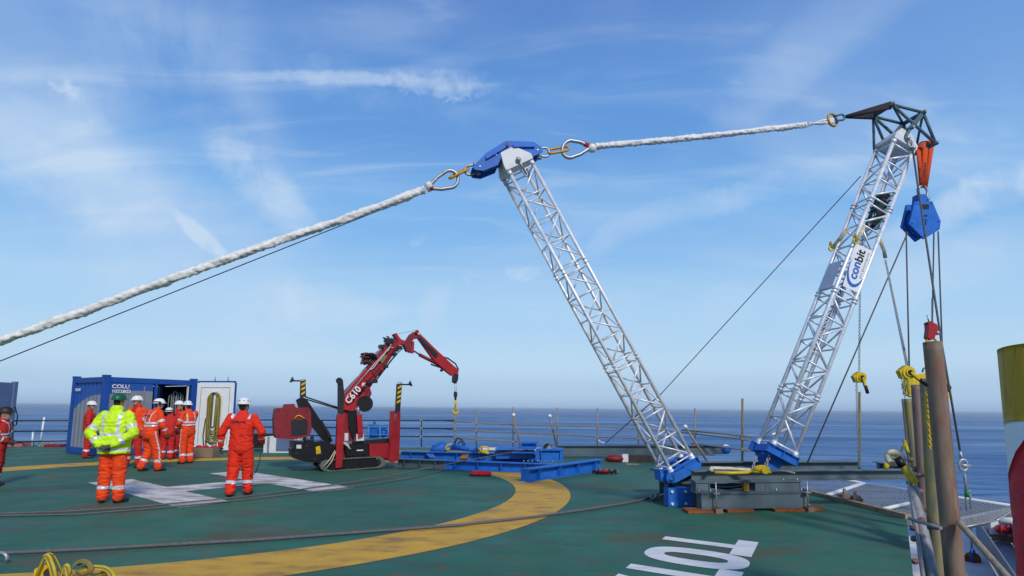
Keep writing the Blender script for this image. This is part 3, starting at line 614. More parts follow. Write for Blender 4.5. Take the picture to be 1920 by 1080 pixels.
# blue block
bl = thing('pulley_block', vt(1730, 410), 'large blue six-sided pulley block hanging below the orange sling', 'pulley block')
P6 = [(1715, 378), (1748, 377), (1764, 415), (1762, 430), (1733, 448), (1705, 420)]
for o, nm in ((0.0, 'cheek_plate'), (0.19, 'cheek_plate')): MB().prism([p + RG.v*o for p in RG.poly(P6, 0.10)], RG.v*0.04).build(nm, 'blue', bl)
c0 = RG(1734, 414, 0.1); 
for o in (0.145, 0.215): 
    q = MB(); q.cyl(c0 + RG.v*(o - 0.1), c0 + RG.v*(o - 0.1 + 0.06), 0.27, 28); q.build('sheave', 'blue', bl)
MB().prism(RG.poly([(1723, 364), (1737, 364), (1738, 380), (1722, 380)], 0.14), RG.v*0.16).build('top_lug', 'blue', bl)
q = MB(); q.prism(RG.poly([(1729, 383), (1742, 383), (1742, 392), (1729, 392)], 0.094), RG.v*0.008); q.prism(RG.poly([(1731, 403), (1739, 403), (1739, 406), (1731, 406)], 0.094), RG.v*0.008)
q.prism(RG.poly([(1731, 412), (1737, 412), (1737, 422), (1731, 422)], 0.096), RG.v*0.006)
q.build('window_slot', 'dark', bl)
for (x, y) in ((1718, 382), (1746, 381), (1759, 415), (1733, 442), (1710, 419)): MB().cyl(RG(x, y, 0.088), RG(x, y, 0.102), 0.016, 8).build('bolt', 'blue', bl)
MB().cyl(RG(1734, 414, 0.08), RG(1734, 414, 0.102), 0.045, 16).build('sheave_pin', 'blue', bl)
# wires of the hoist
def wire(P, r, label, m='wire', group='steel wires of the hoist', name='wire_rope', n=8, cat='wire'):
    return tag(MB().tube(P, r, n).build(name, m), label, cat, group)
def wseg(a, b, r, label, **k): return wire([a, b], r, label, **k)
wseg(RG(1702, 436, 0.15), RG(1512, 872, 0.10), 0.014, 'grey wire running down left from blue block to grey beam')
wseg(RG(1699, 434, 0.2), AT(1705, 700, 11.2), 0.014, 'vertical wire left of the hanging cluster, below blue block')
wseg(RG(1751, 436, 0.2), AT(1748, 612, 10.6), 0.013, 'wire from blue block down to the red clamp')
wseg(RG(1759, 434, 0.22), AT(1768, 690, 11.3), 0.014, 'right vertical wire from blue block to yellow hook block')
wire([RG(1711, 278, -0.08), AT(1722, 355, 11.0), AT(1765, 640, 10.7), AT(1800, 845, 10.6)], 0.018, 'long wire from mast head past blue block to turnbuckle')
wseg(RG(1614, 330, S_+0.02), AT(1240, 738, 15.5), 0.010, 'thin navy line crossing the sky between the two masts', m='navy_rope', group='thin navy lines')
wseg(AT(1240, 738, 15.5), AT(1134, 832, 23.0), 0.014, 'thin dark line passing behind left mast to the far railing', m='navy_rope', group='thin navy lines')
wseg(RG(750, 379, S_ + 0.1), RG(-60, 701, 0.2), 0.0085, 'thin navy line below the white rope on the left', m='navy_rope', group='thin navy lines')

# banner between chords of mast 2 : a flat printed sheet
bo = -0.045
bn = thing('banner', RG(1606, 505, bo), 'white printed banner with blue swoosh tied to the right-leaning mast', 'banner')
q4 = [RG(1604, 456, bo), RG(1636, 470, bo), RG(1608, 549, bo), RG(1580, 536, bo)]
MB().prism(q4, RG.v*0.004).build('sheet', 'white', bn)
M['logo_blue'] = mat('logo_blue', (0.02, 0.12, 0.5), 0.5); M['logo_black'] = mat('logo_black', (0.01, 0.01, 0.015), 0.5)
bx = (q4[0] - q4[3]); by = -(q4[1] - q4[0]); Lb, Wb = bx.length, by.length; bxu = bx.normalized(); byu = RG.v.cross(bxu); byu = byu if byu.dot(by) > 0 else -byu
o_ = lambda s, t, d=-0.004: q4[2] + (q4[3] - q4[2])*t + (q4[1] - q4[2])*s + RG.v*d     # s along mast, t across to the left chord
text_mesh('con', Lb*0.27, 'logo_blue', 'lettering', o_(0.235, 0.36), bxu, byu, bn, 0.001, 0.006, xs=1.0)
text_mesh('bit', Lb*0.27, 'logo_black', 'lettering', o_(0.635, 0.36), bxu, byu, bn, 0.001, 0.005, xs=0.98)
mb = MB()
for k in range(13):
    s = 0.33 + 0.045*k + (0.02 if k > 2 else 0); c = o_(s, 0.16); mb.box(c, bxu*(0.006 if k % 3 else 0.011), byu*0.018, RG.v*0.001)
mb.build('small_print', 'galv', bn)
sw = []; n = 24
for i in range(n+1):
    t = i/n; a = R(-58 + t*215); s = 0.50 - 0.40*math.sin(R(20) + a*0.0 + math.pi*0) ; 
cen = o_(0.46, 0.52); vs = []
for i in range(n+1):
    a = R(250 - 190*i/n); wv_ = math.sin(math.pi*i/n)**0.8*0.06*(1.5 - i/n) + 0.003
    ex, ey = Lb*0.36, Wb*0.46
    d = bxu*math.cos(a)*ex + byu*math.sin(a)*ey; nr = (bxu*math.cos(a)/ex + byu*math.sin(a)/ey).normalized()
    vs += [cen + d - nr*wv_*0.4, cen + d + nr*wv_*0.5]
MB().add([v_ - RG.v*0.003 for v_ in vs], [(2*i, 2*i+1, 2*i+3, 2*i+2) for i in range(n)]).build('swoosh', 'logo_blue', bn)
# second banner on the far face, seen from behind
tag(MB().prism([lerp(B0, B1, t) + RG.v*o - w2*0.045 for t, o in ((0.49, 0.05), (0.49, S_-0.05), (0.58, S_-0.05), (0.58, 0.05))], -w2*0.004).build('banner', mat('pale_violet_sheet', (0.46, 0.48, 0.56), 0.7)), 'grey side banner on the left face of the right-leaning mast', 'banner')
# dark box lashed with green tape near the top of mast 2
th = thing('cable_box', RG(1680, 330, 0.3), 'dark box lashed with green tape inside the top of the right-leaning mast', 'box')
cc = lerp(B0, B1, 0.80) + w2*(S_*0.93) + RG.v*0.30
MB().box(cc, ax2*0.38, w2*0.085, RG.v*0.11).build('housing', 'dark', th)
for t in (-0.36, -0.02, 0.30):
    c = cc + ax2*t; q = MB(); q.tube([c + w2*(0.13*math.cos(a)) + RG.v*(0.24*math.sin(a) - 0.08) for a in [2*math.pi*i/20 for i in range(20)]], 0.012, 6, closed=True); q.build('lashing', 'green_tape', th)
# cream slings & yellow hooks on mast 2
th = thing('webbing_sling', RG(1604, 450, -0.05), 'cream webbing sling with yellow hooks wrapped round right-leaning mast', 'sling')
def webb(P, w_, m, parent, nm='strap'): MB().tube(P, w_, 8, flat=0.25).build(nm, m, parent)
webb([RG(1620, 425, -0.06), RG(1612, 440, -0.07), RG(1604, 455, -0.07)], 0.04, 'web_cream', th); webb([RG(1590, 428, 0.2), RG(1575, 448, 0.42), RG(1560, 466, 0.5)], 0.04, 'web_cream', th)
webb([RG(1646, 440, 0.0), RG(1652, 455, -0.03), RG(1658, 470, -0.03), RG(1660, 484, 0)], 0.035, 'web_cream', th)
for px, py, o in ((1604, 452, -0.10), (1558, 466, 0.5)):
    c = RG(px, py, o); q = MB(); q.tube(arc(c, RG.u, Z, 0.045, 60, 330, 10), 0.017, 8); q.tube([c + Z*0.045, c + Z*0.10], 0.02, 8); q.tube(oval(c + Z*0.09, Z, RG.v, 0.05, 0.03, 4), 0.012, 6, closed=True); q.build('hook', 'yellow', th)
# chains of the two lever hoists and chain in mast 2
tag((lambda m_: (chain(m_, [RG(1660, 487, 0), AT(1702, 690, 7.0)], 0.045, 0.006), m_)[1])(MB()).build('chain', 'galv'), 'thin grey chain hanging from mast sling to upper right yellow hoist', 'chain', 'chains of the lever hoists')
tag((lambda m_: (chain(m_, [RG(1612.5, 548, 0.3), AT(1611, 700, 11.3)], 0.05, 0.006), m_)[1])(MB()).build('chain', 'galv'), 'thin grey chain hanging above the left yellow hoist over water', 'chain', 'chains of the lever hoists')
tag((lambda m_: (chain(m_, [RG(1640, 400, 0.2), RG(1462, 800, 0.2), RG(1436, 872, 0.0)], 0.075, 0.010), m_)[1])(MB()).build('chain', 'galv'), 'heavy chain inside right-leaning mast down to yellow hoist on platform', 'chain')
tag((lambda m_: (chain(m_, [RG(1418, 855, 0.1), RG(1411, 880, 0.0)], 0.06, 0.009), m_)[1])(MB()).build('chain', 'galv'), 'short chain hanging left below blue foot of right-leaning mast', 'chain')
def lever_hoist(c, d, label, k=1.0, facing=-1):
    th = thing('lever_hoist', c, label, 'lever hoist', 'yellow lever hoists'); v = Vector((0, -1, 0))
    c = Vector(c); side_ = X
    q = MB(); q.cyl(c + v*0.07*k, c - v*0.07*k, 0.085*k, 18); q.cyl(c + v*0.09*k, c + v*0.07*k, 0.05*k, 14); q.prism([c + Vector((x, -0.05*k, z))*1 for x, z in ((-0.12*k, 0.02*k), (-0.02*k, 0.10*k), (0.09*k, 0.05*k), (0.06*k, -0.07*k), (-0.08*k, -0.08*k))], (0, 0.09*k, 0)); q.build('gear_case', 'yellow', th)
    MB().cyl(c + v*0.095*k, c + v*0.09*k, 0.035*k, 12).build('cap', 'black', th)
    d = Vector(d).normalized(); MB().bar(c + v*0.09*k, c + v*0.09*k + d*0.15*k, 0.03*k, 0.05*k, v).build('lever', 'yellow', th); MB().cyl(c + v*0.10*k + d*0.14*k, c + v*0.10*k + d*0.27*k, 0.026*k, 10).build('grip', 'black', th)
    return th
lever_hoist(AT(1611, 708, 11.3), (0.25, 0, -1), 'left yellow lever hoist hanging in front of the sea', 1.15)
lever_hoist(AT(1699, 699, 7.0), (1.0, 0, -0.85), 'yellow lever hoist with long black grip above the rusty pipes', 0.86)
# pole, chain under the left hoist
tag(MB().cyl(AT(1611.5, 735, 11.5), G(1611, 872, 0.63) + Vector((0, 0, -0.1)), 0.022, 8).build('pole', 'scaf_yel'), 'slim rusty pole standing below the left yellow lever hoist', 'pole')
tag((lambda m_: (chain(m_, [AT(1606, 715, 11.2), AT(1608, 800, 11.2), AT(1612, 876, 11.2)], 0.05, 0.0055), m_)[1])(MB()).build('chain', 'galv'), 'heavy loose chain hanging beside slim pole at end of grey frame', 'chain')

# ---------------------------------------------------------------- grey support frame
PF = Plane((3.0, 9.86), 8.0)
top = 0.60
def gp(px, py, z, off=0.0): return G(px, py, z)
sf = thing('support_frame', PF(1400, 930, 0.5), 'grey bolted steel beam frame carrying the masts and reaching past deck edge', 'steel frame')
u, v = PF.u, PF.v
P0 = PF.Q.copy()
def along(s, off, z): return Vector((P0.x, P0.y, 0)) + u*s + v*off + Z*z
# lower base beams
for off in (0.14, 1.50):
    mb = MB(); ibeam(mb, along(0.10, off, 0.045), along(1.98, off, 0.045), 0.25, 0.20, 0.02, 0.014, 0); mb.bar(along(0.108, off - 0.09, 0.17), along(0.108, off + 0.09, 0.17), 0.012, 0.208); mb.bar(along(1.972, off - 0.09, 0.17), along(1.972, off + 0.09, 0.17), 0.012, 0.208); mb.bar(along(0.116, off - 0.075, 0.17), along(1.964, off - 0.075, 0.17), 0.012, 0.206) if off < 1 else None; mb.build('base_beam', 'grey_steel', sf)
for s in (0.24, 1.80): mb = MB(); ibeam(mb, along(s, 0.26, 0.045), along(s, 1.38, 0.045), 0.25, 0.16, 0.02, 0.012, 2); mb.build('base_beam', 'grey_steel', sf)
# middle beams
for off in (0.14, 1.50):
    mb = MB(); a, b = along(0.0, off, 0.299), along(1.86, off, 0.299); w_ = 0.22; h = 0.17
    mb.bar(a + Z*0.01, b + Z*0.01, w_, 0.02); mb.bar(a + Z*0.09, lerp(a, b, 0.14) + Z*0.09, 0.014, 0.14); mb.bar(lerp(a, b, 0.62) + Z*0.09, b + Z*0.09, 0.014, 0.14)
    for t in (0.01, 0.13, 0.66, 0.99): mb.bar(lerp(a, b, t) + Z*0.09 - v*0.10, lerp(a, b, t) + Z*0.09 + v*0.10, 0.014, 0.138)
    mb.bar(lerp(a, b, 0.56) + Z*0.09 - v*0.085, lerp(a, b, 0.985) + Z*0.09 - v*0.085, 0.012, 0.138); mb.bar(lerp(a, b, 0.016) + Z*0.09 - v*0.085, lerp(a, b, 0.122) + Z*0.09 - v*0.085, 0.012, 0.138); mb.bar(a + Z*0.17, b + Z*0.17, w_, 0.018); mb.build('spacer_beam', 'grey_steel', sf)
# long top beams
mb = MB(); ibeam(mb, along(-0.02, 0.14, 0.481), along(4.05, 0.14, 0.481), 0.17, 0.20, 0.018, 0.014, 0); mb.build('long_beam', 'grey_steel', sf)
mb = MB(); ibeam(mb, along(0.25, 1.50, 0.481), along(4.05, 1.50, 0.481), 0.19, 0.20, 0.018, 0.014, 0); mb.build('long_beam', 'grey_steel', sf)
mb = MB(); ibeam(mb, along(4.16, 0.10, 0.481), along(4.55, 1.62, 0.481), 0.17, 0.16, 0.018, 0.014, 3); mb.build('end_beam', 'grey_steel', sf)
mb = MB(); mb.bar(along(2.75, 0.24, 0.50), along(2.95, 1.40, 0.50), 0.10, 0.05); mb.build('cross_tie', 'grey_steel', sf)
for s in (0.35, 1.45): mb = MB(); mb.bar(along(s, 0.26, 0.56), along(s, 1.38, 0.56), 0.16, 0.08); mb.build('cross_tie', 'grey_steel', sf)
mb = MB()
for s in (0.05, 0.25, 1.40, 1.85):
    for off in (0.03, 0.06): pass
    mb.cyl(along(s, 0.035, 0.30), along(s, 0.035, 0.36), 0.014, 6)
for s in (1.55, 1.80):
    mb.cyl(along(s, 0.06, 0.46), along(s, 0.06, 0.52), 0.012, 6)
mb.build('bolts', 'galv', sf)
# clamp rods at both ends
for s in (0.32, 1.92):
    mb = MB(); mb.cyl(along(s, -0.02, 0.06), along(s, -0.02, 0.48), 0.012, 8); mb.box(along(s, -0.02, 0.30), u*0.05, v*0.03, Z*0.01); mb.build('clamp_rod', 'galv', sf)
    mb = MB(); mb.box(along(s, -0.06, 0.035), u*0.06, v*0.06, Z*0.035); mb.cyl(along(s, -0.04, 0.07), along(s, -0.04, 0.12), 0.025, 8); mb.build('deck_clamp', 'rust_pipe', sf)
# rusty packing plates under the frame
for k, (s0, s1, o) in enumerate(((-0.20, 0.22, -0.10), (0.48, 0.92, -0.08), (1.30, 1.80, -0.08), (1.86, 2.20, -0.02))):
    q = MB(); q.prism([along(s0, o, 0.004), along(s1, o - 0.03, 0.004), along(s1 + 0.08, 0.22, 0.004), along(s0 + 0.05, 0.24, 0.004)], (0, 0, 0.04))
    tag(q.build('packing_plate', 'rust'), ['rusty packing plate under left corner of grey frame', 'rusty packing plate left of centre under grey frame', 'rusty packing plate right of centre under grey frame', 'rusty packing plate under right corner of grey frame'][k], 'plate', 'rusty packing plates')
# dark hose coil between the beams
th = thing('hose_coil', along(0.9, 0.5, 0.35), 'dark hose coiled in the gap of the grey frame', 'hose')
q = MB()
for k in range(4): q.tube([along(0.75 + (0.34 + 0.02*k)*math.cos(a), 0.45 + 0.03*k, 0.385 + 0.07*math.sin(a)) for a in [2*math.pi*i/24 for i in range(24)]], 0.016, 8, closed=True)
q.build('coil', 'black', th)
MB().box(along(0.90, 0.10, 0.39), u*0.045, v*0.03, Z*0.075).build('orange_buckle', 'orange_link', th)
# grey pedestal under mast 1 and blue bolted box
pd = thing('pedestal', G(1262, 930), 'short grey steel pedestal under foot of the left-leaning mast', 'pedestal')
c = G(1268, 935) + Vector((0.1, 0.35, 0))
mb = MB(); ibeam(mb, c - u*0.34 + Z*0.02, c + u*0.36 + Z*0.02, 0.44, 0.30, 0.02, 0.014, 3); mb.build('beam', 'grey_steel', pd)
mb = MB(); mb.box(c + Z*0.485, u*0.40, v*0.30, Z*0.022); mb.build('top_plate', 'grey_steel', pd)
q = thing('anchor_box', G(1276, 950), 'blue square anchor box with four bolts left of grey frame', 'box')
c = G(1277, 951)
mb = MB(); mb.box(c + v*0.14 + Z*0.155, u*0.195, v*0.12, Z*0.15); mb.build('box_body', 'blue', q)
mb = MB(); mb.box(c + v*0.01 + Z*0.16, u*0.215, v*0.008, Z*0.155); mb.build('face_plate', 'blue', q)
for i in (-1, 1):
    for j in (-1, 1): MB().cyl(c + u*0.12*i - u*0.04 + Z*(0.16 + 0.1*j) - v*0.03, c + u*0.12*i - u*0.04 + Z*(0.16 + 0.1*j) + v*0.001, 0.024, 8).build('bolt', 'white_steel', q)
# shackle and chain at the end of the deck rope
th = thing('anchor_chain', G(1230, 930), 'short rusty chain joining the deck rope to the blue anchor box', 'chain')
q = MB(); chain(q, [G(1222, 934, 0.05), G(1240, 930, 0.05), G(1256, 930, 0.08)], 0.12, 0.016); q.build('links', 'galv', th)
# yellow hoist and strap lying on the platform
th = thing('lever_hoist', along(1.2, 0.14, 0.66), 'yellow lever hoist lying on top of the grey frame beside its strap', 'lever hoist')
q = MB(); c = G(1428, 880, 0.71); q.ball(c, 0.10, 12, (1.35, 0.9, 0.7)); q.cyl(c + Vector((0.02, -0.11, 0)), c + Vector((0.02, 0.1, 0)), 0.062, 12); q.build('gear_case', 'yellow', th)
q = MB(); q.tube([G(1410, 883, 0.68), G(1400, 886, 0.675), G(1370, 887, 0.67), G(1340, 886, 0.67)], 0.025, 8); q.tube([G(1412, 885, 0.67), G(1445, 886, 0.67), G(1436, 882, 0.69)], 0.018, 8); q.build('hook_arm', 'yellow', th)
tag(MB().tube([G(1333, 881, 0.68), G(1335, 877, 0.69), G(1370, 878, 0.69), G(1408, 881, 0.68)], 0.035, 8, flat=0.4).build('strap', 'web_cream'), 'cream strap lying on the grey frame left of the yellow hoist', 'strap')
tag(MB().tube([G(1450, 882, 0.67), G(1475, 884, 0.67), G(1490, 887, 0.66)], 0.014, 8, flat=0.5).build('strap', 'web_cream'), 'thin pale strap on the grey frame right of the yellow hoist', 'strap')

# ================================================================ ROPES ON THE DECK
tag(MB().tube([G(x, y, 0.03) for x, y in ((-160, 1046), (0, 1037), (160, 1030), (300, 1022), (480, 1012), (660, 999), (860, 984), (1000, 969), (1100, 955), (1170, 944), (1228, 932))], 0.019, 10).build('deck_rope', 'deck_rope'),
    'long grey braided rope lying across the deck to the blue anchor box', 'rope')
up1 = [G(x, y, 0.03) for x, y in ((-160, 968), (0, 963), (120, 959), (260, 950), (430, 934), (560, 918), (660, 904))] + [G(750, 888, 0.10), G(850, 868, 0.22), AT(990, 842, 17.2)]
tag(MB().tube(up1, 0.013, 8).build('tugger_wire', 'deck_rope'), 'dark wire running from lower left up to the blue winch box', 'wire', 'dark wires on the deck')
tag(MB().tube([G(x, y, 0.02) for x, y in ((-160, 972), (0, 967), (150, 964), (300, 952), (430, 940), (560, 925), (660, 913), (760, 898), (830, 883), (862, 873))], 0.012, 8).build('tugger_wire', 'deck_rope'), 'lower dark wire lying on the deck just under the other', 'wire', 'dark wires on the deck')

# ================================================================ BLUE BEAM ASSEMBLY
gA, gB = G(984, 904), G(1130, 880) 
bd = (gB - gA).normalized(); gB = gA + bd*3.6; bs = Vector((-bd.y, bd.x, 0))
th = thing('steel_beam', gA, 'bright blue I-beam lying on the deck with its end towards the camera', 'steel beam')
mb = MB(); ibeam(mb, gA + bs*0.10*0, gB, 0.29, 0.26, 0.022, 0.016, 4); mb.build('beam', 'blue', th)
mb = MB(); mb.box(gA + bd*0.012 + Z*0.145, bd*0.004, bs*0.115, Z*0.12); mb.build('end_plate', 'blue', th)
# cross beam part grey part blue
cA, cB = G(746, 877), G(1055, 889)
th = thing('steel_beam', cA, 'long low I-beam, grey at left and blue at right, behind red pads', 'steel beam')
mid_ = lerp(cA, cB, 0.30); mb = MB(); ibeam(mb, cA + Z*0.01, mid_ + Z*0.01, 0.24, 0.24, 0.02, 0.014, 3); mb.build('grey_beam', 'grey_steel', th)
mb = MB(); ibeam(mb, mid_ + (cB-cA).normalized()*0.01 + Z*0.01, cB + Z*0.01, 0.24, 0.24, 0.02, 0.014, 5); mb.build('blue_beam', 'blue', th)
dA, dB = G(752, 862), G(1010, 868)
th = thing('steel_beam', dA, 'long blue I-beam lying behind the grey and blue one', 'steel beam')
mb = MB(); ibeam(mb, dA, dB, 0.27, 0.26, 0.02, 0.014, 6); mb.build('beam', 'blue', th)
for (a, b) in (((760, 872), (800, 858)), ((835, 874), (870, 858))):
    pass
th = thing('steel_beam', G(800, 868), 'short blue cross beam between the two long beams', 'steel beam')
mb = MB(); ibeam(mb, G(812, 872), G(800, 860), 0.22, 0.2, 0.02, 0.014, 1); mb.build('beam', 'blue', th)
# winch box assembly on the beams
WB = Plane((0.9, 17.4), -6)
th = thing('winch_frame', WB(990, 860, 0.4), 'tall blue bolted winch frame standing on the blue beams', 'winch frame')
zb = 0.27
def wbox(px0, px1, py0, py1, o0_, o1_, nm, m='blue'):
    P = WB.poly([(px0, py0), (px1, py0), (px1, py1), (px0, py1)], o0_); return MB().prism(P, WB.v*(o1_ - o0_)).build(nm, m, th)
wbox(1004, 1012, 843, 864, -0.02, 0.62, 'side_plate'); wbox(1015, 1050, 846, 862, 0.0, 0.5, 'web_plate'); wbox(1012, 1055, 842, 845, -0.08, 0.6, 'top_flange')
wbox(1012, 1056, 862.6, 865, -0.08, 0.6, 'bottom_flange'); wbox(1050, 1055, 845.4, 862.4, -0.06, 0.58, 'side_plate')
wbox(928, 1003, 841, 843, 0.1, 0.9, 'top_flange'); wbox(930, 1002, 843.3, 860, 0.35, 0.37, 'web_plate'); wbox(960, 1003, 848, 850, -0.02, 0.3, 'top_flange')
wbox(975, 1008, 829, 832, 0.15, 0.65, 'cap_plate'); wbox(978, 1005, 832.4, 840.6, 0.25, 0.55, 'cap_web'); wbox(928, 990, 846, 861, 0.75, 0.78, 'web_plate')
q = MB()
for x in (982, 990, 998, 1008, 1022, 1036): q.cyl(WB(x, 866, -0.1), WB(x, 863, -0.1), 0.02, 6)
q.build('bolts', 'galv', th)
q = MB(); c = WB(1027, 840, 0.25); q.cyl(c - WB.v*0.1, c + WB.v*0.1, 0.13, 16); q.build('sheave', 'dark', th)
q = MB(); q.prism(WB.poly([(1023, 842), (1030, 833), (1036, 842)], 0.1), WB.v*0.02); q.build('guard', 'galv', th)
# cylinder, tarpaulin, rope bundle, yellow fittings
th = thing('hydraulic_cylinder', G(870, 848), 'blue hydraulic cylinder lying on the beams beside a tarpaulin', 'cylinder')
q = MB(); a, b = AT(848, 838, 19.3), AT(894, 844, 18.6); q.cyl(a, b, 0.078, 18); q.cyl(a, lerp(a, b, 0.05), 0.092, 18); q.cyl(lerp(a, b, .95), b, 0.092, 18); q.build('barrel', 'blue', th)
q = MB(); q.tube([AT(896, 843, 18.6), AT(905, 848, 18.4), AT(915, 849, 18.2)], 0.04, 8); q.build('end_fitting', 'yellow', th); q = MB(); q.tube(oval(AT(842, 838, 19.3), Vector((0.8, 0, 0.3)), Z, 0.12, 0.07, 5), 0.03, 8, closed=True); q.build('end_fitting', 'yellow', th); q = MB(); q.tube(oval(AT(908, 842, 18.4), X, Z, 0.13, 0.07, 5), 0.025, 8, closed=True); q.build('end_fitting', 'yellow', th)
q = MB(); q.tube([AT(852, 833, 19.2), AT(857, 822, 19.2), AT(866, 824, 19.2), AT(872, 834, 19.1)], 0.02, 8); q.tube([AT(858, 833, 19.2), AT(864, 826, 19.2), AT(869, 836, 19.1)], 0.018, 8); q.build('hydraulic_hose', 'black', th)
q = MB(); q.ball(G(823, 850) + Z*0.17, 1.0, 20, (0.33, 0.30, 0.19)); o = q.build('tarpaulin', 'tarp')
for v_ in o.data.vertices:
    n_ = noise.noise(v_.co*5)*0.10; v_.co += Vector((n_, n_*0.5, n_)); v_.co.z = max(v_.co.z, 0.02)
tag(o, 'crumpled blue tarpaulin heap at the far edge of the deck', 'tarpaulin')
q = MB()
for k in range(16):
    x0 = 868 + random.uniform(-4, 8); q.tube([G(x0 + random.uniform(2, 6), 853, 0.28), G(x0, 857, 0.31), G(x0 - random.uniform(0, 5), 866, 0.22), G(x0 - random.uniform(-2, 6), 873, 0.06)], 0.022, 6)
tag(q.build('rope_bundle', mat('orange_brown_rope', (0.42, 0.17, 0.03), 0.9, 0, 0.3, 20, 0.5, 60)), 'bundle of orange-brown rope hung over the blue beam', 'rope bundle')
M['red_pad'] = mat('red_fabric', (0.42, 0.012, 0.03), 0.85, 0, 0.25, 10, 0.8, 30)
for k, (px, py, wd) in enumerate(((901, 892, 0.27), (937, 882, 0.26))):
    q = MB(); q.ball(Vector((0, 0, 0)), 1.0, 24); o = q.build('sandbag', 'red_pad')
    for v_ in o.data.vertices:
        x, y, z = v_.co; sg = lambda t: math.copysign(abs(t)**0.55, t); v_.co = Vector((sg(x)*wd, sg(y)*0.17, z*0.062 + 0.055 + 0.012*noise.noise(Vector((x*3, y*3, k)))))
    o.location = G(px, py); tag(o, ['nearer flat red fabric pad on the yellow line edge', 'farther flat red fabric pad beside the blue cross beam'][k], 'pad', 'red fabric pads')
q = MB()
for k in range(9): q.tube([G(1112 + k*5, 884 + (k % 3), 0.03), G(1118 + k*5, 881, 0.10 + 0.02*(k % 2)), G(1126 + k*4, 887 - (k % 2)*3, 0.03)], 0.03, 6)
tag(q.build('strap_pile', mat('grey_strap', (0.16, 0.15, 0.16), 0.9)), 'pile of grey straps at right end of the blue beam', 'straps')
q = MB(); q.tube([G(1118, 886, 0.04), G(1130, 883, 0.09), G(1142, 886, 0.04)], 0.05, 8, flat=0.6); tag(q.build('strap', 'red_pad'), 'red strap on the pile beside the blue beam', 'strap')
q = MB(); q.box(G(975, 905) + Z*0.015, X*0.12, Yv*0.06, Z*0.012); q.box(G(990, 908) + Z*0.012, X*0.14, Yv*0.04, Z*0.008); tag(q.build('packing_wood', 'timber'), 'thin pale timber packing under near end of blue beam', 'packing')
q = MB(); q.box(G(752, 877) + Z*0.02, X*0.22, Yv*0.08, Z*0.016); tag(q.build('packing_wood', 'timber'), 'thin pale timber packing under grey end of long beam', 'packing')
# long grey beam at the far edge
FB = Plane((4.0, 20.5), 1.0)
th = thing('steel_beam', FB(1200, 850), 'long grey steel beam raised on dark blocks behind the left mast', 'steel beam')
P = FB.poly([(1046, 836), (1230, 833), (1362, 838), (1370, 842), (1366, 851), (1340, 852), (1190, 852), (1046, 852)], 0.0)
MB().prism(P, FB.v*0.02).build('web', 'grey_steel', th)
MB().bar(FB(1046, 835.6, 0.02), FB(1355, 835.6, 0.02), 0.22, 0.022).build('top_flange', 'grey_steel', th); MB().bar(FB(1046, 853, 0.02), FB(1340, 853, 0.02), 0.22, 0.022).build('bottom_flange', 'grey_steel', th)
q = MB(); q.ball(FB(1362, 843, 0.0), 0.14, 14, (1.2, 0.7, 1.0)); q.build('end_wrapping', 'tarp', th)
q = MB(); q.tube(arc(FB(1361, 843, 0.0), Z, X, 0.145, -70, 110, 8), 0.035, 8, flat=0.5); q.build('wrapping_tape', 'white', th)
for (x, lab) in ((1205, 'dark timber block under long grey beam behind left mast'),):
    tag(MB().box(G(x, 866) + Z*0.10 + Vector((0, 0.1, 0)), X*0.50, Yv*0.16, Z*0.10).build('timber_block', 'wood_dark'), lab, 'block')
q = MB(); q.ball(G(1152, 866) + Z*0.10, 1.0, 14, (0.30, 0.16, 0.12)); o = q.build('bag', 'darkred'); tag(o, 'dark red bag lying under the long grey beam', 'bag')
tag(MB().box(G(1172, 866) + Z*0.12, X*0.09, Yv*0.07, Z*0.12).build('white_box', 'white'), 'small white box beside dark red bag under grey beam', 'box')
q = MB(); q.box(G(1185, 871) + Z*0.012, X*0.2, Yv*0.1, Z*0.010); tag(q.build('packing_wood', 'timber'), 'thin pale board on deck in front of dark timber block', 'packing')
tag(MB().bar(G(690, 846, 0.03), G(905, 848, 0.03), 0.25, 0.06).build('timber_plank', 'timber'), 'long timber plank lying at far deck edge behind blue beams', 'plank')
tag(MB().bar(G(905, 842, 0.03), G(1050, 843, 0.03), 0.2, 0.12).build('white_beam', 'white_steel'), 'low white beam at the far deck edge behind winch frame', 'beam')

# ================================================================ RAILINGS
def rail_fence(name, label, posts, rails, yd, m='scaf', rp=0.024):
    th = thing(name, AT(posts[0][0], posts[0][2], yd(posts[0][0])), label, 'railing')
    for (x, y0, y1, *mm) in posts:
        a, b = AT(x, y0, yd(x)), AT(mm[1] if len(mm) > 1 else x, y1, yd(x)); MB().cyl(a, b, rp*(1.5 if mm and mm[0] else 1), 8).build('post', ('scaf_yel' if mm and mm[0] else m), th)
    for P in rails: MB().tube([AT(x, y, yd(x) - 0.05) for x, y in P], rp, 8).build('rail', m, th)
    for (x, y0, y1, *mm) in posts:
        for P in rails:
            if P[0][0] < x < P[-1][0]:
                for (xa, ya), (xb, yb) in zip(P, P[1:]):
                    if xa <= x <= xb: q = MB(); clamp_at(q, AT(x, ya + (yb - ya)*(x - xa)/(xb - xa), yd(x) - 0.03), 0.055); q.build('clamp', 'scaf', th); break
    return th
ydf = lambda x: 25.2 if x < 900 else 25.2 - (x - 900)*0.0075
rail_fence('scaffold_railing', 'rusty scaffold tube railing with tall posts along the far deck edge', [(853, 776, 838), (893, 768, 840), (962, 763, 842), (1045, 764, 840), (1120, 765, 842), (1197, 769, 846)],
    [[(836, 789), (893, 793), (962, 796), (1045, 798), (1120, 800), (1200, 804), (1275, 807)], [(818, 803), (893, 808), (962, 811), (1045, 814), (1120, 819), (1200, 822), (1262, 826)], [(834, 818), (893, 824), (962, 828), (985, 829)]], ydf)
yds = lambda x: 21.0 - (x - 1280)*0.012
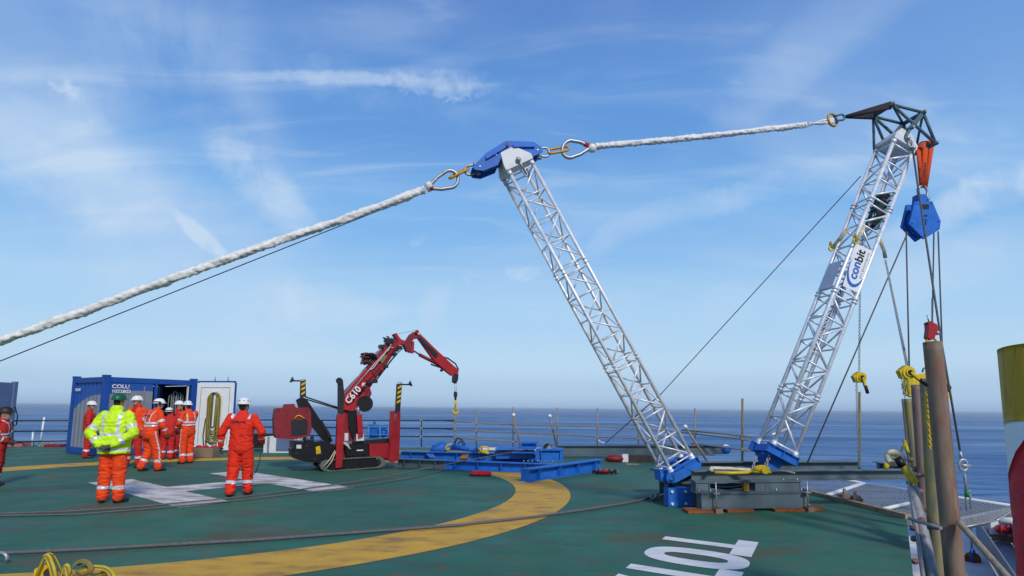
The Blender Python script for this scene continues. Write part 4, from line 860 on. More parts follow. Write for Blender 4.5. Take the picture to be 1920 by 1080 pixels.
rail_fence('scaffold_railing', 'rusty scaffold railing section with thick yellowish post between the two masts', [(1303, 765, 862), (1392, 747, 870, True)],
    [[(1278, 806), (1392, 817), (1412, 818)], [(1278, 811), (1392, 823), (1420, 829)], [(1296, 832), (1392, 843), (1425, 846)]], yds)
ydl = lambda x: 24.3
rail_fence('handrail', 'dark three-bar handrail behind workers and the red crane', [(470, 787, 836), (640, 788, 838), (790, 788, 838)],
    [[(370, 787), (640, 788), (853, 788)], [(370, 800), (640, 801.5), (850, 804)], [(370, 815), (640, 817), (850, 819)]], ydl, 'dark', 0.022)
rail_fence('handrail', 'dark three-bar handrail at left between the two containers', [(24, 786, 843), (132, 788, 843)], [[(0, 789), (135, 788.5)], [(0, 809), (135, 808)], [(0, 829), (135, 826.5)]], lambda x: 23.6, 'dark', 0.024)
for k, (xa, ya, xb, yb, lab) in enumerate(((963, 778, 976, 838, 'leaning tube with white cap behind the winch frame'), (1031, 780, 1044, 840, 'leaning tube with white cap beside tall railing post'), (1285, 800, 1328, 868, 'leaning rusty tube with white cap right of left mast'))):
    Yq = 24.6 if k < 2 else 20.2
    th = thing('leaning_tube', AT(xb, yb, Yq), lab, 'tube', 'leaning tubes with white caps'); a, b = AT(xa, ya, Yq - 0.2), AT(xb, yb, Yq - 0.2)
    MB().cyl(a, b, 0.035, 8).build('tube', 'scaf', th); MB().ball(a, 0.075, 10).build('cap', 'white', th)
q = MB(); q.tube([AT(1256, 776, 24), AT(1120, 818, 24)][:1] + [AT(1118, 818, 23.9), AT(1122, 824, 23.9), AT(1130, 830, 23.9)], 0.02, 6); 
tag(MB().tube([AT(1117, 817, 23.9), AT(1120, 824, 23.9), AT(1127, 829, 23.9), AT(1134, 831, 23.9)], 0.022, 6).build('rope_loop', 'rope'), 'short white rope end hanging from the far railing', 'rope')

M['net_wire'] = mat('dull_net_wire', (0.26, 0.265, 0.28), 0.7)
# ================================================================ SAFETY NET past the deck edge
nz0 = -0.02
netm = bpy.data.materials.new('wire_netting')
def netting(label, P, nm='safety_net', nx=26, ny=26, rw=0.006, rails=(2,)):
    th = thing(nm, P[0], label, 'safety net', 'perimeter safety net panels')
    P = [Vector(p) for p in P]; q = MB()
    f = lambda s, t: lerp(lerp(P[0], P[1], s), lerp(P[3], P[2], s), t) - Z*0.10*math.sin(math.pi*s)*math.sin(math.pi*t)
    def line(g):
        q.tube([g(i/8) for i in range(9)], rw, 4, caps=False)
    for k in range(nx): line(lambda t, s=k/(nx-1): f(s, t))
    for k in range(ny): line(lambda s, t=k/(ny-1): f(s, t))
    q.build('mesh_panel', 'net_wire', th)
    for i in range(4):
        MB().cyl(P[i], P[(i+1) % 4], 0.032 if i in rails else 0.014, 10).build('frame_tube', 'white' if i in rails else 'galv', th)
    return th
r1, r2, r3 = G(1480, 906, nz0), G(1617, 906, nz0), G(1905, 950, nz0)
e1, e2 = DECK[2] + Vector((0.12, 0, -0.12)), DECK[1] + Vector((0.14, 0, -0.12))
netting('wire safety net panel beyond grey frame, left of the rusty pipes', [lerp(DECK[2], DECK[3], 0.55) + Vector((0.12, 0, -.12)), e1, r2 + Vector((0.0, 0, 0)), r2 + Vector((-0.2, 4.0, 0))], nx=30, ny=20, rails=(1, 2, 3))
netting('wire safety net panel with white rim seen behind the rusty pipes', [e1 + Vector((0, -.06, 0)), e2, r3, r2 + Vector((0.03, -0.05, 0))], nx=36, ny=34, rw=0.0075, rails=(2, 3))
netting('wire safety net panel between tallest pipe and striped post', [e2 + Vector((.05, -.03, 0)), G(1800, 990, -0.12), G(1868, 976, -0.05), r3 + Vector((.03, -.03, 0))], nx=34, ny=24, rw=0.0042, rails=())
tag(MB().cyl(G(1640, 958, -0.12), G(1704, 944, -0.12), 0.035, 8).build('white_tube', 'white'), 'short white tube under the safety net left of pipe row', 'tube')
th = thing('scaffold_fittings', G(1595, 940, 0), 'small cluster of rusty scaffold couplers lying on the safety net', 'couplers')
q = MB(); a, b = AT(1570, 930, 12.3), AT(1618, 938, 12.0); q.cyl(a, b, 0.035, 8); q.cyl(AT(1583, 916, 12.2), AT(1583, 936, 12.2), 0.03, 8); q.cyl(AT(1603, 922, 12.1), AT(1604, 942, 12.1), 0.03, 8); q.box(AT(1585, 932, 12.15), X*0.07, Yv*0.05, Z*0.05); q.box(AT(1605, 934, 12.05), X*0.07, Yv*0.05, Z*0.05)
q.build('couplers', 'rust_pipe', th)

# ================================================================ RIGHT SIDE PIPES
def pipe(a, b, r, label, m='rust_pipe', name='steel_pipe', cat='pipe', group='rusty upright pipes at the deck edge', ring=True):
    th = thing(name, b, label, cat, group); a, b = Vector(a), Vector(b); d = (b - a).normalized()
    q = MB(); n = 20; s1 = d.orthogonal().normalized(); s2 = d.cross(s1); vs = []
    for (t, rr) in ((0, r*0.9), (0, r), (1, r), (1, r*0.9), (0.02, r*0.9)): pass
    ring_ = lambda c, rr: [c + (s1*math.cos(2*math.pi*k/n) + s2*math.sin(2*math.pi*k/n))*rr for k in range(n)]
    stn = 24
    vs = ring_(a + d*0.25, r*0.88) + ring_(a, r*0.88)
    for i in range(stn + 1): vs += ring_(lerp(a, b, i/stn), r)
    fs = []
    for i in range(stn + 2):
        for k in range(n): fs.append((i*n+k, i*n+(k+1) % n, (i+1)*n+(k+1) % n, (i+1)*n+k))
    fs += [tuple(range(n-1, -1, -1)), tuple(range((stn+2)*n, (stn+3)*n))]
    q.add(vs, fs, [True]*(len(fs)-2) + [False]*2); q.build('tube', m, th); return th
M['rust_pink'] = mat('pinkish_rusty_pipe', (0.21, 0.14, 0.12), 0.6, 0.2, 0.3, 3, dirt=(0.13, 0.075, 0.055), dlo=0.5, dhi=0.7, dscale=3, stretch=(4, 4, .7))
M['drab'] = mat('drab_yellow_pipe', (0.21, 0.19, 0.11), 0.6, 0.2, 0.3, 3, dirt=(0.32, 0.24, 0.03), dlo=0.52, dhi=0.7, dscale=3, stretch=(5, 5, .6))
bp = pipe(AT(1748.5, 642, 7.2), AT(1795, 1120, 7.0), 0.102, 'tallest and thickest rusty pipe standing nearest at the deck edge')
pipe(AT(1738.5, 712, 7.9), AT(1762, 1120, 7.6), 0.088, 'drab grey-yellow pipe just left of the tallest pipe', 'drab')
pipe(AT(1717, 722, 8.7), AT(1733, 960, 8.6), 0.062, 'pinkish rusty pipe in the middle of the pipe row', 'rust_pink')
pipe(AT(1702, 748, 9.3), AT(1722, 940, 9.2), 0.055, 'yellow-stained pipe second from the left in the row', 'drab')
pipe(AT(1694, 748, 9.7), AT(1708, 890, 9.6), 0.030, 'slimmest dark pipe at the left of the pipe row', 'scaf')
pipe(AT(1712, 916, 8.0), AT(1759, 1130, 7.0), 0.067, 'pale grey sloping tube along the deck edge at near right', 'scaf_grey', 'scaffold_tube', 'tube', None)
pipe(AT(1703, 885, 8.2), AT(1738, 1130, 6.9), 0.024, 'thin grey tube beside the pale sloping tube', 'scaf_grey', 'scaffold_tube', 'tube', None)
pipe(AT(1797, 978, 6.9), AT(1905, 1100, 6.2), 0.034, 'long rusty tube slanting down right behind tallest pipe', 'scaf', 'scaffold_tube', 'tube', None)
pipe(AT(1689, 868, 8.1), AT(1717, 906, 8.0), 0.046, 'short yellow padded tube with dark collar by the pipe row', 'yellow', 'padded_tube', 'tube', None)
th = thing('webbing_wrap', AT(1685, 858, 8.8), 'pale webbing wrapped over the yellow tube at the pipe row', 'webbing')
q = MB(); q.tube(arc(AT(1674, 858, 8.2), X, Z, 0.075, 20, 300, 14), 0.045, 10, flat=0.7); q.tube([AT(1662, 852, 8.2), AT(1678, 849, 8.2), AT(1692, 856, 8.15), AT(1695, 864, 8.1)], 0.05, 10, flat=0.7); q.build('wrap', 'web_cream', th)
MB().tube([AT(1682, 858, 8.08), AT(1688, 868, 8.06), AT(1693, 874, 8.05)], 0.052, 10).build('dark_collar', 'black', th)
q = MB(); q.tube([AT(1697, 830, 9.0), AT(1688, 848, 8.9), AT(1675, 862, 8.85)], 0.03, 8, flat=0.5); q.tube([AT(1664, 868, 8.85), AT(1660, 880, 8.85)], 0.035, 8, flat=0.6); q.tube([AT(1695, 826, 9.05), AT(1703, 850, 8.9)], 0.025, 8); q.build('yellow_strap', 'web_yellow', th)
CP = (('left of the pink pipe top', 0),)
WH = ['beside the webbing wrap', 'highest by the slim pipe', 'below the yellow padded tube', 'at the deck kerb corner, upper', 'at the deck kerb corner, lower', 'between pink pipe and grey tube', 'on the drab yellow pipe, upper', 'left of thin grey tube at mid height', 'right of thin grey tube at mid height', 'on the drab yellow pipe, lower', 'left of the tallest pipe near its foot', 'lower left on the deck edge', 'lowest on the deck edge', 'just under the mid height one']
for k_, (x, y, Yd) in enumerate(((1716, 880, 8.7), (1708, 862, 9.0), (1724, 893, 8.5), (1705, 905, 8.9), (1712, 925, 8.7), (1726, 922, 8.4), (1742, 928, 8.2), (1716, 975, 7.9), (1728, 975, 7.6), (1745, 988, 7.3), (1757, 988, 7.3), (1714, 1010, 7.5), (1716, 1052, 6.9), (1712, 990, 7.6))):
    q = MB(); q.box(AT(x, y, Yd), X*0.026, Yv*0.03, Z*0.02); q.cyl(AT(x - 5, y, Yd - 0.03), AT(x + 5, y + 1, Yd - 0.03), 0.012, 6); q.tube([AT(x, y, Yd) + Vector((0.036*math.cos(a), 0, 0.028*math.sin(a))) for a in [2*math.pi*i/10 for i in range(10)]], 0.012, 6, closed=True)
    tag(q.build('tube_coupler', 'rust_pipe'), 'small rusty tube coupler ' + WH[k_], 'coupler', 'rusty couplers of the pipe row')
tag(MB().cyl(AT(1718, 893, 8.5), AT(1760, 888, 8.0), 0.02, 8).build('tie_tube', 'rust_pipe'), 'short rusty tie tube at upper part of the pipe row', 'tube')
tag(MB().cyl(AT(1705, 972, 7.6), AT(1764, 990, 7.0), 0.022, 8).build('tie_tube', 'scaf_grey'), 'short rusty tie tube at lower part of the pipe row', 'tube')
q = MB()
for (x0, y0, x1, y1, r_) in ((1708, 880, 1716, 990, 0.028),): q.tube([AT(x0, y0, 8.9), AT(x1, y1, 7.8)], r_, 8)
tag(q.build('scaffold_tube', 'scaf_grey'), 'short grey tube at the inner side of the pipe row', 'tube')
# red clamp with bow on the tallest pipe
th = thing('rope_clamp', AT(1747, 640, 7.2), 'red wire clamp with yellow shackle on top of tallest pipe', 'clamp')
K7 = Plane((4.9, 7.15), 0); 
MB().prism(K7.poly([(1741, 604), (1745, 602), (1757, 608), (1761, 620), (1756, 624), (1752, 636), (1745, 638), (1740, 632), (1742, 618)], -0.03), Yv*0.08).build('clamp_body', 'red', th)
MB().prism(K7.poly([(1734, 607), (1744, 603), (1745, 609), (1737, 609)], -0.01), Yv*0.03).build('jaw', 'dark', th); MB().cyl(K7(1738, 591), K7(1742, 604), 0.008, 6).build('wire_tail', 'galv', th)
MB().ball(K7(1757, 624, -0.01), 0.03, 10).build('nut', 'galv', th); MB().tube(arc(K7(1747, 643, 0), X, Z, 0.062, 0, 180, 10), 0.014, 8).build('shackle_bow', 'yellow', th)
wseg(K7(1748, 604), AT(1748, 560, 7.8), 0.010, 'short grey wire rising from the red clamp')
# yellow hook block behind the tallest pipe
K = Plane((7.8, 10.9), 0)
th = thing('hook_block', K(1740, 720), 'yellow hook block partly hidden behind the rusty pipes', 'hook block')
MB().prism(K.poly([(1697, 718), (1704, 706), (1735, 700), (1770, 702), (1781, 722), (1783, 740), (1778, 750), (1770, 752), (1760, 745), (1712, 745), (1700, 740)], 0), Yv*0.10).build('cheek_plate', 'yellow', th)
MB().prism(K.poly([(1738, 745), (1747, 745), (1747, 790), (1742, 800), (1737, 785)], 0.02), Yv*0.06).build('shank', 'yellow', th)
MB().cyl(K(1774, 727, -0.01), K(1774, 727, 0.11), 0.08, 14).build('sheave', 'dark', th)
MB().tube(arc(K(1736, 696, 0.05), X, Z, 0.06, -60, 200, 10), 0.016, 8).build('shackle_bow', 'teal_steel', th)
tag((lambda m_: (chain(m_, [AT(1691, 700, 9.6), AT(1693, 725, 9.6), AT(1697, 746, 9.6)], 0.05, 0.007), m_)[1])(MB()).build('chain', 'galv'), 'short chain loop hanging left of upper right yellow hoist', 'chain')
tag(MB().tube([AT(1706, 705, 9.2), AT(1703, 725, 9.2), AT(1705, 738, 9.2), AT(1713, 730, 9.2), AT(1712, 706, 9.2)], 0.035, 8, flat=0.5).build('strap', 'web_yellow'), 'yellow strap hanging under the upper right yellow hoist', 'strap')
tag((lambda m_: (chain(m_, [AT(1738, 735, 7.4), AT(1741, 790, 7.4), AT(1744, 842, 7.4)], 0.045, 0.008), m_)[1])(MB()).build('chain', 'yellow'), 'yellow chain hanging beside the drab yellow pipe', 'chain')
# turnbuckle
th = thing('turnbuckle', AT(1815, 985, 10.9), 'grey turnbuckle with shackle on wire right of tallest pipe', 'turnbuckle')
MB().cyl(AT(1800, 846, 10.6), AT(1803, 862, 10.6), 0.026, 10).build('socket', 'galv', th)
q = MB(); q.tube(oval(AT(1806, 872, 10.5), Z, X, 0.095, 0.065, 6), 0.022, 8, closed=True); q.cyl(AT(1800, 872, 10.5), AT(1819, 874, 10.5), 0.03, 10); q.build('shackle', 'galv', th)
q = MB(); q.cyl(AT(1808, 888, 10.5), AT(1813, 930, 10.7), 0.022, 8); q.cyl(AT(1810, 925, 10.7), AT(1815, 990, 11.2), 0.018, 8); q.cyl(AT(1818, 925, 10.7), AT(1825, 988, 11.2), 0.018, 8); q.cyl(AT(1811, 921, 10.7), AT(1819, 921, 10.7), 0.03, 8); q.cyl(AT(1820, 988, 11.2), AT(1822, 1030, 11.9), 0.02, 8); q.build('body', 'galv', th)
MB().cyl(AT(1812, 918, 10.66), AT(1814, 932, 10.66), 0.036, 10).build('tape_wrap', 'green_tape', th); MB().cyl(AT(1824, 968, 11.12), AT(1826, 984, 11.2), 0.034, 10).build('tape_wrap', 'yellow', th)
MB().cyl(AT(1818, 984, 11.15), AT(1826, 987, 11.15), 0.03, 10).build('tape_wrap', 'green_tape', th)
th = thing('deck_lug', G(1825, 1040, -1.15), 'small blue shackle fixed to pale lower deck under turnbuckle', 'shackle')
c = G(1824, 1041, -1.02); q = MB(); q.tube(oval(c, Z, Vector((.8, .6, 0)), 0.11, 0.055, 5), 0.026, 8, closed=True); q.build('shackle', 'tarp', th); MB().cyl(G(1824, 1048, -1.15), G(1824, 1048, -1.09), 0.13, 12).build('base', 'rust', th)
# grey channel trough, white box with red valves
TR = Vector
th = thing('steel_channel', G(1850, 1030, -0.75), 'grey steel channel running away along the lower deck', 'channel')
a, b = AT(1808, 990, 8.6), AT(1925, 1110, 5.7); dd = (b - a); dd.z = 0; dn = dd.normalized(); sn = Vector((-dn.y, dn.x, 0))
if sn.x < 0: sn = -sn
q = MB(); zc0 = -0.62; zc0 = -1.12; a = G(1832, 1006, zc0); b = G(1935, 1180, zc0); dn = (b - a).normalized(); sn = Vector((-dn.y, dn.x, 0)); sn = sn if sn.x > 0 else -sn
q.bar(a + sn*0.28, b + sn*0.28, 0.50, 0.02); q.bar(a + Z*0.22, b + Z*0.22, 0.02, 0.42); q.bar(a + sn*0.56 + Z*0.22, b + sn*0.56 + Z*0.22, 0.02, 0.42); q.box(a + sn*0.28 + Z*0.22 + dn*0.02, sn*0.265, dn*0.01, Z*0.20)
q.build('channel_body', mat('blue_grey_channel', (0.17, 0.20, 0.26), 0.5), th)
th = thing('valve_station', AT(1890, 950, 8.9), 'white panel with red valve pipes behind the striped post', 'valve station')
V = Plane((10.9, 12.9), -18)
MB().prism(V.poly([(1858, 975), (1874, 973), (1873, 1002), (1858, 1002)], 0), V.v*0.1).build('panel', 'white', th)
q = MB(); q.cyl(V(1868, 990, -0.1), V(1925, 1003, -0.1), 0.065, 12)
for x in (1872, 1885, 1900): q.cyl(V(x, 991 + (x-1870)*0.2, -0.1), V(x + 4, 992 + (x-1870)*0.2, -0.1), 0.10, 12)
q.cyl(V(1890, 984, -0.1), V(1890, 1000, -0.1), 0.03, 8); q.build('red_pipe', 'red', th)
q = MB(); q.cyl(V(1872, 976, 0.05), V(1930, 978, 0.05), 0.08, 12); q.cyl(V(1880, 985, 0.2), V(1930, 990, 0.2), 0.09, 12); q.build('white_pipe', 'white_steel', th)
q = MB(); q.tube([V(1880, 972, 0.1), V(1896, 965, 0.15), V(1925, 968, 0.2)], 0.04, 8); q.bar(V(1862, 1006, 0), V(1930, 1018, 0), 0.1, 0.12); q.build('rusty_bracket', 'rust_pipe', th)
MB().bar(V(1860, 1016, 0.1), V(1930, 1060, -0.3), 0.5, 0.03).build('shelf', 'white_steel', th)

# striped post at right edge: a round post with yellow top, white band, red wrap
th = thing('marker_post', AT(1930, 1080, 3.9), 'thick round post at right edge painted yellow, white and red', 'post')
pt, pb = AT(1954, 654, 3.9), AT(2013, 1200, 3.75); rp_ = 0.232
pm = bpy.data.materials.new('banded_post_paint'); pm.use_nodes = True; t = pm.node_tree; n = t.nodes; l = t.links; b = n['Principled BSDF']; b.inputs['Roughness'].default_value = 0.55
def post_piece(lo, hi, m, nm, rr=rp_, wob=0.0):
    q = MB(); nseg = 40; rows = 14; vs = []; d = (pb - pt).normalized(); s1 = (X - d*X.dot(d)).normalized(); s2 = d.cross(s1)
    for i in range(rows+1):
        for k in range(nseg):
            a = 2*math.pi*k/nseg; z0, z1 = lo(a), hi(a); z = z0 + (z1 - z0)*i/rows
            r_ = rr + wob*noise.noise(Vector((math.cos(a)*2, math.sin(a)*2, z*9)))*1.0 + wob*0.8*math.sin(z*50 + a*1.5)**3
            vs.append(pt + d*z + (s1*math.cos(a) + s2*math.sin(a))*r_)
    fs = [(i*nseg+k, i*nseg+(k+1) % nseg, (i+1)*nseg+(k+1) % nseg, (i+1)*nseg+k) for i in range(rows) for k in range(nseg)]
    q.add(vs, fs + [tuple(range(nseg)), tuple(range(rows*nseg, (rows+1)*nseg))[::-1]], [True]*len(fs) + [False, False]); return q.build(nm, m, th)
M['post_yellow'] = mat('weathered_yellow_paint', (0.52, 0.30, 0.010), 0.5, 0, 0.3, 3, dirt=(0.17, 0.12, 0.02), dlo=0.48, dhi=0.66, dscale=3, stretch=(4, 4, 0.5))
M['post_red'] = mat('red_wrap_tape', (0.58, 0.012, 0.03), 0.45, 0, 0.3, 6, 0.4, 14)
yl = lambda a: 0.52 + 0.06*math.cos(a) 
rl = lambda a: 0.66 + 0.42*(0.5 - 0.5*math.cos(a + 0.1))*1.0 + 0.10*(0.5 + 0.5*math.sin(a)) 
yb = lambda a: 0.52 + 0.03*math.cos(a)
def rb(a):
    dg0 = math.degrees(a) % 360
    return max(yb(a) + 0.004, 0.89 - abs(221 - dg0)/63*0.325)
post_piece(lambda a: 0, yb, 'post_yellow', 'yellow_band')
post_piece(lambda a: yb(a) + 0.002, rb, 'white', 'white_band', rp_ - 0.001)
post_piece(lambda a: rb(a) + 0.002, lambda a: 2.0, 'post_red', 'red_wrap', rp_ + 0.003, 0.004)

# ================================================================ CONTAINERS
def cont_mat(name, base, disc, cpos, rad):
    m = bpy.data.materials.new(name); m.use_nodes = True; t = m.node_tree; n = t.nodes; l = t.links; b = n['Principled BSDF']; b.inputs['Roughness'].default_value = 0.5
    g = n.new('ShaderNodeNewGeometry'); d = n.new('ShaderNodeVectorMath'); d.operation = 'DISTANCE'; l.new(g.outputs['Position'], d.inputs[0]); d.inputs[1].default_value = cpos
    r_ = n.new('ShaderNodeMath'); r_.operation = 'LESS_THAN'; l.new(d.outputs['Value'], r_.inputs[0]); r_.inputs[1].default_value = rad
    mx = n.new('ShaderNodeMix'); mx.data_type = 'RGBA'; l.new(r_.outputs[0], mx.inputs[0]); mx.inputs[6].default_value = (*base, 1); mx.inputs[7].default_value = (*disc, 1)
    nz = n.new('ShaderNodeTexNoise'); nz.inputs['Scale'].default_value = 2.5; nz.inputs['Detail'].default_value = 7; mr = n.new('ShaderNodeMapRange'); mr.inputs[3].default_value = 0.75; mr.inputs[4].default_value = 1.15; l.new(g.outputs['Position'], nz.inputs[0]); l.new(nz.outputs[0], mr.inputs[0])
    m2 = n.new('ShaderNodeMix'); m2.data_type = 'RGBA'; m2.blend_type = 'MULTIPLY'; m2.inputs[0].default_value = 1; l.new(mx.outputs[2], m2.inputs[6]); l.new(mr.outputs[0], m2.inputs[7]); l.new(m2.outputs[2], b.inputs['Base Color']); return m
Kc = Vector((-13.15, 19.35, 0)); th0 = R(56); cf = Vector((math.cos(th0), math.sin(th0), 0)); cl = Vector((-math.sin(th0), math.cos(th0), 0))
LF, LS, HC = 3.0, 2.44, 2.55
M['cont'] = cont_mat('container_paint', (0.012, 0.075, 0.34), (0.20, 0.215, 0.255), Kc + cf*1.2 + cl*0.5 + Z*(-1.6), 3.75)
M['cont_blue'] = mat('container_blue', (0.010, 0.065, 0.30), 0.5, 0, 0.15, 4)
ct = thing('shipping_container', Kc, 'blue and grey offshore container with open door and white lettering', 'container')
zf = 0.12
# corner posts, rails
for (s, t) in ((0, 0), (LF, 0), (0, LS), (LF, LS)):
    c = Kc + cf*(s + (0.08 if s == 0 else -0.08)) + cl*(t + (0.08 if t == 0 else -0.08)); q = MB(); q.box(c + Z*(HC/2), cf*0.09, cl*0.09, Z*(HC/2 - 0.002)); q.box(c + Z*(HC + 0.03), cf*0.10, cl*0.10, Z*0.03); q.build('corner_post', 'cont_blue', ct)
for z, hh in ((HC - 0.09, 0.085), (0.12, 0.10)):
    for (a, b) in ((Kc + cl*0.07, Kc + cl*0.07 + cf*LF), (Kc + cl*(LS-0.07), Kc + cl*(LS-0.07) + cf*LF)):
        d = (b - a).normalized(); MB().bar(a + d*0.172 + Z*z, b - d*0.172 + Z*z, 0.12, hh*2).build('rail', 'cont_blue', ct)
    for (a, b) in ((Kc + cf*0.07, Kc + cf*0.07 + cl*LS), (Kc + cf*(LF-0.07), Kc + cf*(LF-0.07) + cl*LS)):
        d = (b - a).normalized(); MB().bar(a + d*0.172 + Z*z, b - d*0.172 + Z*z, 0.12, hh*2).build('rail', 'cont_blue', ct)
zb_, zt_ = 0.222, HC - 0.177
def corr(mb, a, b, z0, z1, outv, n):
    a, b = Vector(a), Vector(b); P = []
    for i in range(n):
        t0, t1, t2, t3 = i/n, (i + 0.35)/n, (i + 0.5)/n, (i + 0.85)/n
        P += [(lerp(a, b, t0), 0), (lerp(a, b, t1), 0), (lerp(a, b, t2), -0.03), (lerp(a, b, t3), -0.03)]
    P.append((b, 0)); vs = []
    for p, o in P: vs += [p + outv*o + Z*z0, p + outv*o + Z*z1]
    mb.add(vs, [(2*i, 2*i+2, 2*i+3, 2*i+1) for i in range(len(P)-1)]); 
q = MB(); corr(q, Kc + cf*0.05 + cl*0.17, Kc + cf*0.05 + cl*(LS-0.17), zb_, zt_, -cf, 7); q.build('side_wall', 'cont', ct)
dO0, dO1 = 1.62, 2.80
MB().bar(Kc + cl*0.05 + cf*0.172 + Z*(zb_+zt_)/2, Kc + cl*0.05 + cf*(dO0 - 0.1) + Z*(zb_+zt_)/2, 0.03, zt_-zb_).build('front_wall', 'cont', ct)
MB().bar(Kc + cl*0.05 + cf*(dO0 - 0.045) + Z*(zb_+zt_)/2, Kc + cl*0.05 + cf*(dO0 - 0.045) + Z*(zb_+zt_)/2 + cf*0.09, 0.06, zt_-zb_).build('door_jamb', 'cont_blue', ct)
for s in (0.72, 1.22): MB().bar(Kc - cl*0.004 + cf*s + Z*(zb_ + 0.1), Kc - cl*0.004 + cf*s + Z*(zt_ - 0.1), 0.03, 0.03, cl).build('lock_rod', 'galv', ct)
q = MB(); q.box(Kc + cf*LF/2 + cl*(LS - 0.1) + Z*HC/2, cf*(LF/2 - 0.2), cl*0.01, Z*(HC/2 - 0.2)); q.box(Kc + cf*(LF-0.1) + cl*LS/2 + Z*HC/2, cf*0.01, cl*(LS/2 - 0.2), Z*(HC/2 - 0.2)); q.box(Kc + cf*LF/2 + cl*LS/2 + Z*0.2, cf*(LF/2 - 0.2), cl*(LS/2 - 0.2), Z*0.01); q.build('inner_wall', 'interior', ct)
MB().box(Kc + cf*LF/2 + cl*LS/2 + Z*(HC - 0.02), cf*(LF/2 - 0.172), cl*(LS/2 - 0.172), Z*0.012).build('roof', 'cont_blue', ct)
MB().bar(Kc + cl*0.10 + cf*2.74 + Z*zb_, Kc + cl*0.10 + cf*2.74 + Z*zt_, 0.05, 0.05, cl).build('inner_strip', 'white_steel', ct)
text_mesh('COLU', 0.17, 'white', 'lettering', Kc - cl*0.012 + cf*0.22 + Z*2.19, cf, Z, ct, 0.003, 0.003, xs=1.15)
text_mesh('1022802', 0.145, 'white', 'lettering', Kc - cl*0.012 + cf*0.22 + Z*2.04, cf, Z, ct, 0.003, 0.002, xs=1.15)
text_mesh('1022802', 0.13, 'white', 'lettering', Kc - cf*0.004 + cl*(LS - 0.25) + Z*2.10, -cl, Z, ct, 0.003)
# goods inside
th = thing('rope_coils', Kc + cf*2.3 + cl*1.0, 'coils and gear hanging in the dark open doorway of the container', 'coils')
q = MB()
for k in range(6): c = Kc + cf*(2.35 + 0.08*k) + cl*0.5 + Z*(1.65 + 0.03*(k % 3)); q.tube(oval(c, Z, (cf*0.8 + cl*0.3*(k % 2)), 0.35 + 0.04*k % 0.1, 0.07, 5), 0.018, 6, closed=True)
q.build('coil', 'galv', th)
# door
dA_ = AT(367, 786, 21.75); dB_ = AT(437, 786, 21.6); dA_.z = dB_.z = 0; du = (dB_ - dA_).normalized(); dv_ = Vector((-du.y, du.x, 0)); wD = (dB_-dA_).length
dr = thing('container_door', dA_, 'open white container door with a coiled yellow hose hung on it', 'door')
zt = 2.42
MB().box(dA_ + du*wD/2 + Z*(zt/2 + 0.06) , du*(wD/2), dv_*0.035, Z*(zt/2 - 0.02)).build('door_panel', 'white', dr)
q = MB(); q.bar(dA_ + Z*0.1 - dv_*0.0, dA_ + Z*(zt+0.06), 0.05, 0.10, du); q.bar(dA_ + du*wD + Z*0.1, dA_ + du*wD + Z*(zt+0.06), 0.05, 0.10, du); q.bar(dA_ + Z*(zt+0.09), dA_ + du*wD + Z*(zt+0.09), 0.10, 0.05); q.build('door_frame', 'cont_blue', dr)
q = MB(); m_ = 0.16
for (a, b) in (((m_, 0.3), (m_, zt - 0.12)), ((wD - m_, 0.3), (wD - m_, zt - 0.12)), ((m_, zt - 0.12), (wD - m_, zt - 0.12))):
    q.bar(dA_ + du*a[0] + Z*a[1] - dv_*0.042, dA_ + du*b[0] + Z*b[1] - dv_*0.042, 0.012, 0.02, dv_)
q.cyl(dA_ + du*wD*0.45 + Z*(zt+0.1), dA_ + du*wD*0.45 + Z*(zt+0.26), 0.02, 6); q.cyl(dA_ + du*wD*0.8 + Z*(zt+0.1), dA_ + du*wD*0.8 + Z*(zt+0.26), 0.02, 6)
q.build('door_trim', 'galv', dr)
th = thing('hose', dA_ + du*wD*0.5 - dv_*0.1 + Z*1.3, 'long yellow and dark hose coiled and hung on the white door', 'hose')
for k in range(12):
    q = MB(); hw_ = 0.06 + 0.017*k; hh_ = 0.62 + 0.045*(k % 5) + 0.02*k; c = dA_ + du*(wD*0.50 + 0.01*(k % 3)) - dv_*(0.075 + 0.012*(k % 4)) + Z*(2.12 - hh_)
    q.tube([p + du*0.03*noise.noise(p*4 + Vector((k, 0, 0))) for p in oval(c, Z, du, hh_, hw_, 8)], 0.015, 7, closed=True); q.build('hose_loop', 'hose' if k % 2 else 'hose_dk', th)
MB().cyl(dA_ + du*wD*0.5 - dv_*0.04 + Z*2.14, dA_ + du*wD*0.5 - dv_*0.16 + Z*2.16, 0.045, 10).build('hook', 'white', th)
q = MB(); q.tube([dA_ + du*wD*0.30 - dv_*0.08 + Z*1.2, dA_ + du*wD*0.27 - dv_*0.1 + Z*0.6, dA_ + du*wD*0.32 - dv_*0.12 + Z*0.12], 0.02, 7); q.tube([dA_ + du*wD*0.36 - dv_*0.1 + Z*1.0, dA_ + du*wD*0.36 - dv_*0.1 + Z*0.1], 0.02, 7); q.build('hose_tail', 'hose_dk', th)
# cardboard box with red things
th = thing('cardboard_box', G(382, 856), 'open brown cardboard box filled with red gear beside white door', 'box')
c = G(383, 857)
q = MB(); q.box(c + Vector((0, 0.28, 0.16)), X*0.40, Yv*0.012, Z*0.15); q.box(c + Vector((0, -0.28, 0.16)), X*0.40, Yv*0.012, Z*0.15); q.box(c + Vector((-0.39, 0, 0.16)), X*0.012, Yv*0.265, Z*0.15); q.box(c + Vector((0.39, 0, 0.16)), X*0.012, Yv*0.265, Z*0.15); q.box(c + Vector((0, 0, 0.02)), X*0.37, Yv*0.26, Z*0.01); q.build('carton', 'card', th)
q = MB()
for k in range(8): q.ball(c + Vector((random.uniform(-0.3, 0.3), random.uniform(-0.2, 0.2), 0.29)), random.uniform(0.06, 0.10), 8)
q.build('red_contents', 'red_pad', th)
